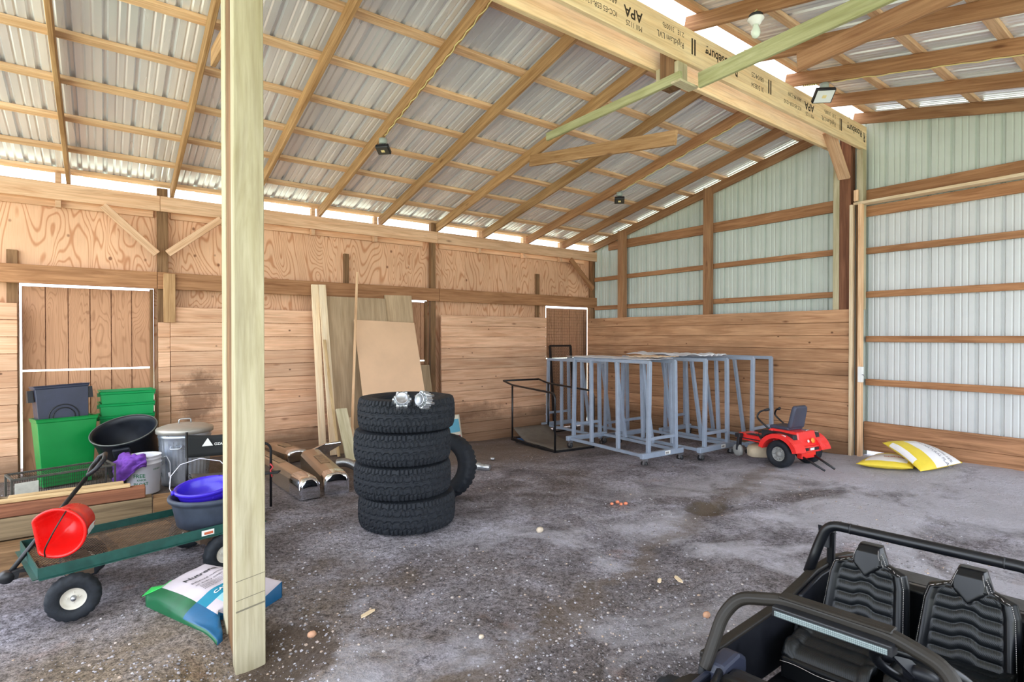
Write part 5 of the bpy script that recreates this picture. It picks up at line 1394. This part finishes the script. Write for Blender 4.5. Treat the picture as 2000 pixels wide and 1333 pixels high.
tag(m.build('gravel', M_stone), 'loose grey gravel scattered over the dirt floor', 'gravel', None, 'stuff')
M_rock = mat('orange stone', (206,158,126), .85, 0, .15, 30); M_rock2 = mat('pale stone', (206,190,168), .85, 0, .15, 30)
def rock(px, py, r, mt, label, cat='stone', sq=1.):
    p = gp(px, py); m = MB(); rr = random.Random(px)
    m.lathe([(0,-.6*r),(.7*r,-.5*r),(r,-.05*r),(.85*r,.4*r),(.45*r,.68*r),(0,.72*r)], 14, None, 0, True, 1., .8, fn=lambda v, t: v*(1+.18*noise.noise(v*(2/r)+Vector((px,0,0)))))
    o = m.build('stone', mt, None, Matrix.Translation((p.x, p.y, on_floor(p.x, p.y)+r*.45))); tag(o, label, cat, 'loose stones')
rock(1380, 1207, .024, M_rock, 'pinkish stone on the dirt in front of the toy car')
rock(1054, 1038, .032, M_rock2, 'pale stone lying on the gravel beyond the tyre stack')
rock(609, 1242, .024, M_rock, 'orange stone on the dirt near the ridge post')
rock(940, 1245, .016, M_rock2, 'small pale chip on the open dirt between post and toy car')
for k, (px, py) in enumerate(((1195,984),(1206,981),(1213,984),(1222,983))):
    rock(px, py, .018+.004*(k % 2), mat('brick chip %d' % k, (232,140,104), .9, 0, .15, 30), 'orange brick chip in the row on the gravel, %s from the tyres' % ('first', 'second', 'third', 'fourth')[k])

def chip(px, py, L, w, ang, label):
    p = gp(px, py); m = MB().prism([(-L/2,-w*.3),(-L*.2,-w/2),(L*.4,-w*.35),(L/2,.0),(L*.3,w/2),(-L*.35,w*.4)], 0, .006)
    o = m.build('wood_chip', M_whitewood, None, Matrix.Translation((p.x, p.y, on_floor(p.x, p.y)+.006)) @ Matrix.Rotation(math.radians(ang), 4, 'Z')); tag(o, label, 'wood chip', 'wood chips on the floor')
chip(1325, 1134, .10, .03, 60, 'pale curled wood chip on the open dirt beyond the toy car')
chip(718, 1198, .11, .03, 20, 'pale wood chip on the gravel between post and tyre stack')
chip(1288, 1136, .06, .025, 30, 'short wood chip on the dirt beside the long curled one')
# ================================================================ light, sky, camera
def exterior():
    N = NT('grass outside'); v = N.coords(); f = N.noise(v, 1.5, 6, .65)
    N.l(N.ramp(f, [(.3, srgb(150,158,132)), (.7, srgb(196,202,178))]), N.b.inputs['Base Color']); N.b.inputs['Roughness'].default_value = .9
    m = MB()
    R = 40.; h = -.12
    for a, b, c, d in ((-R, -R, -2.6, R), (8.6, -R, R, R), (-2.6, -R, 8.6, -2.6), (-2.6, 8.6, 8.6, R)):
        z = lambda x, y: -.5 if y > 8 or x > 8.5 else -.05
        m.add([(a,b,h if b < 5 else -.35),(c,b,h if b < 5 else -.35),(c,d,h if d < 5 else -.35),(a,d,h if d < 5 else -.35)], [(0,1,2,3)])
    o = m.build('ground_outside', N.m, recalc=False); tag(o, 'sunny grass yard outside the open sides', None, None, 'structure')
exterior()
w = bpy.data.worlds.new('sky'); S.world = w; w.use_nodes = True; nt = w.node_tree; nt.nodes.clear()
o = nt.nodes.new('ShaderNodeOutputWorld'); b = nt.nodes.new('ShaderNodeBackground'); nt.links.new(b.outputs[0], o.inputs[0])
b.inputs[0].default_value = (.80, .875, 1., 1); b.inputs[1].default_value = 3.2
sun = bpy.data.lights.new('sun', 'SUN'); sun.energy = 6.; sun.angle = .2; sun.color = (1, .95, .86)
so = bpy.data.objects.new('sun', sun); so.rotation_euler = (math.radians(24), math.radians(-8), 0); link(so)
cam = bpy.data.cameras.new('camera'); cam.sensor_width = 36; cam.lens = 36*CF/2000; cam.clip_start = .02
co = bpy.data.objects.new('camera', cam)
Mc = Matrix((cR, cU, -cF)).transposed().to_4x4(); Mc.translation = (0, 0, CH); co.matrix_world = Mc; link(co); S.camera = co
vs = S.view_settings; vs.view_transform = 'Standard'; vs.look = 'None'; vs.gamma = 1; vs.use_curve_mapping = False; vs.exposure = 0.62
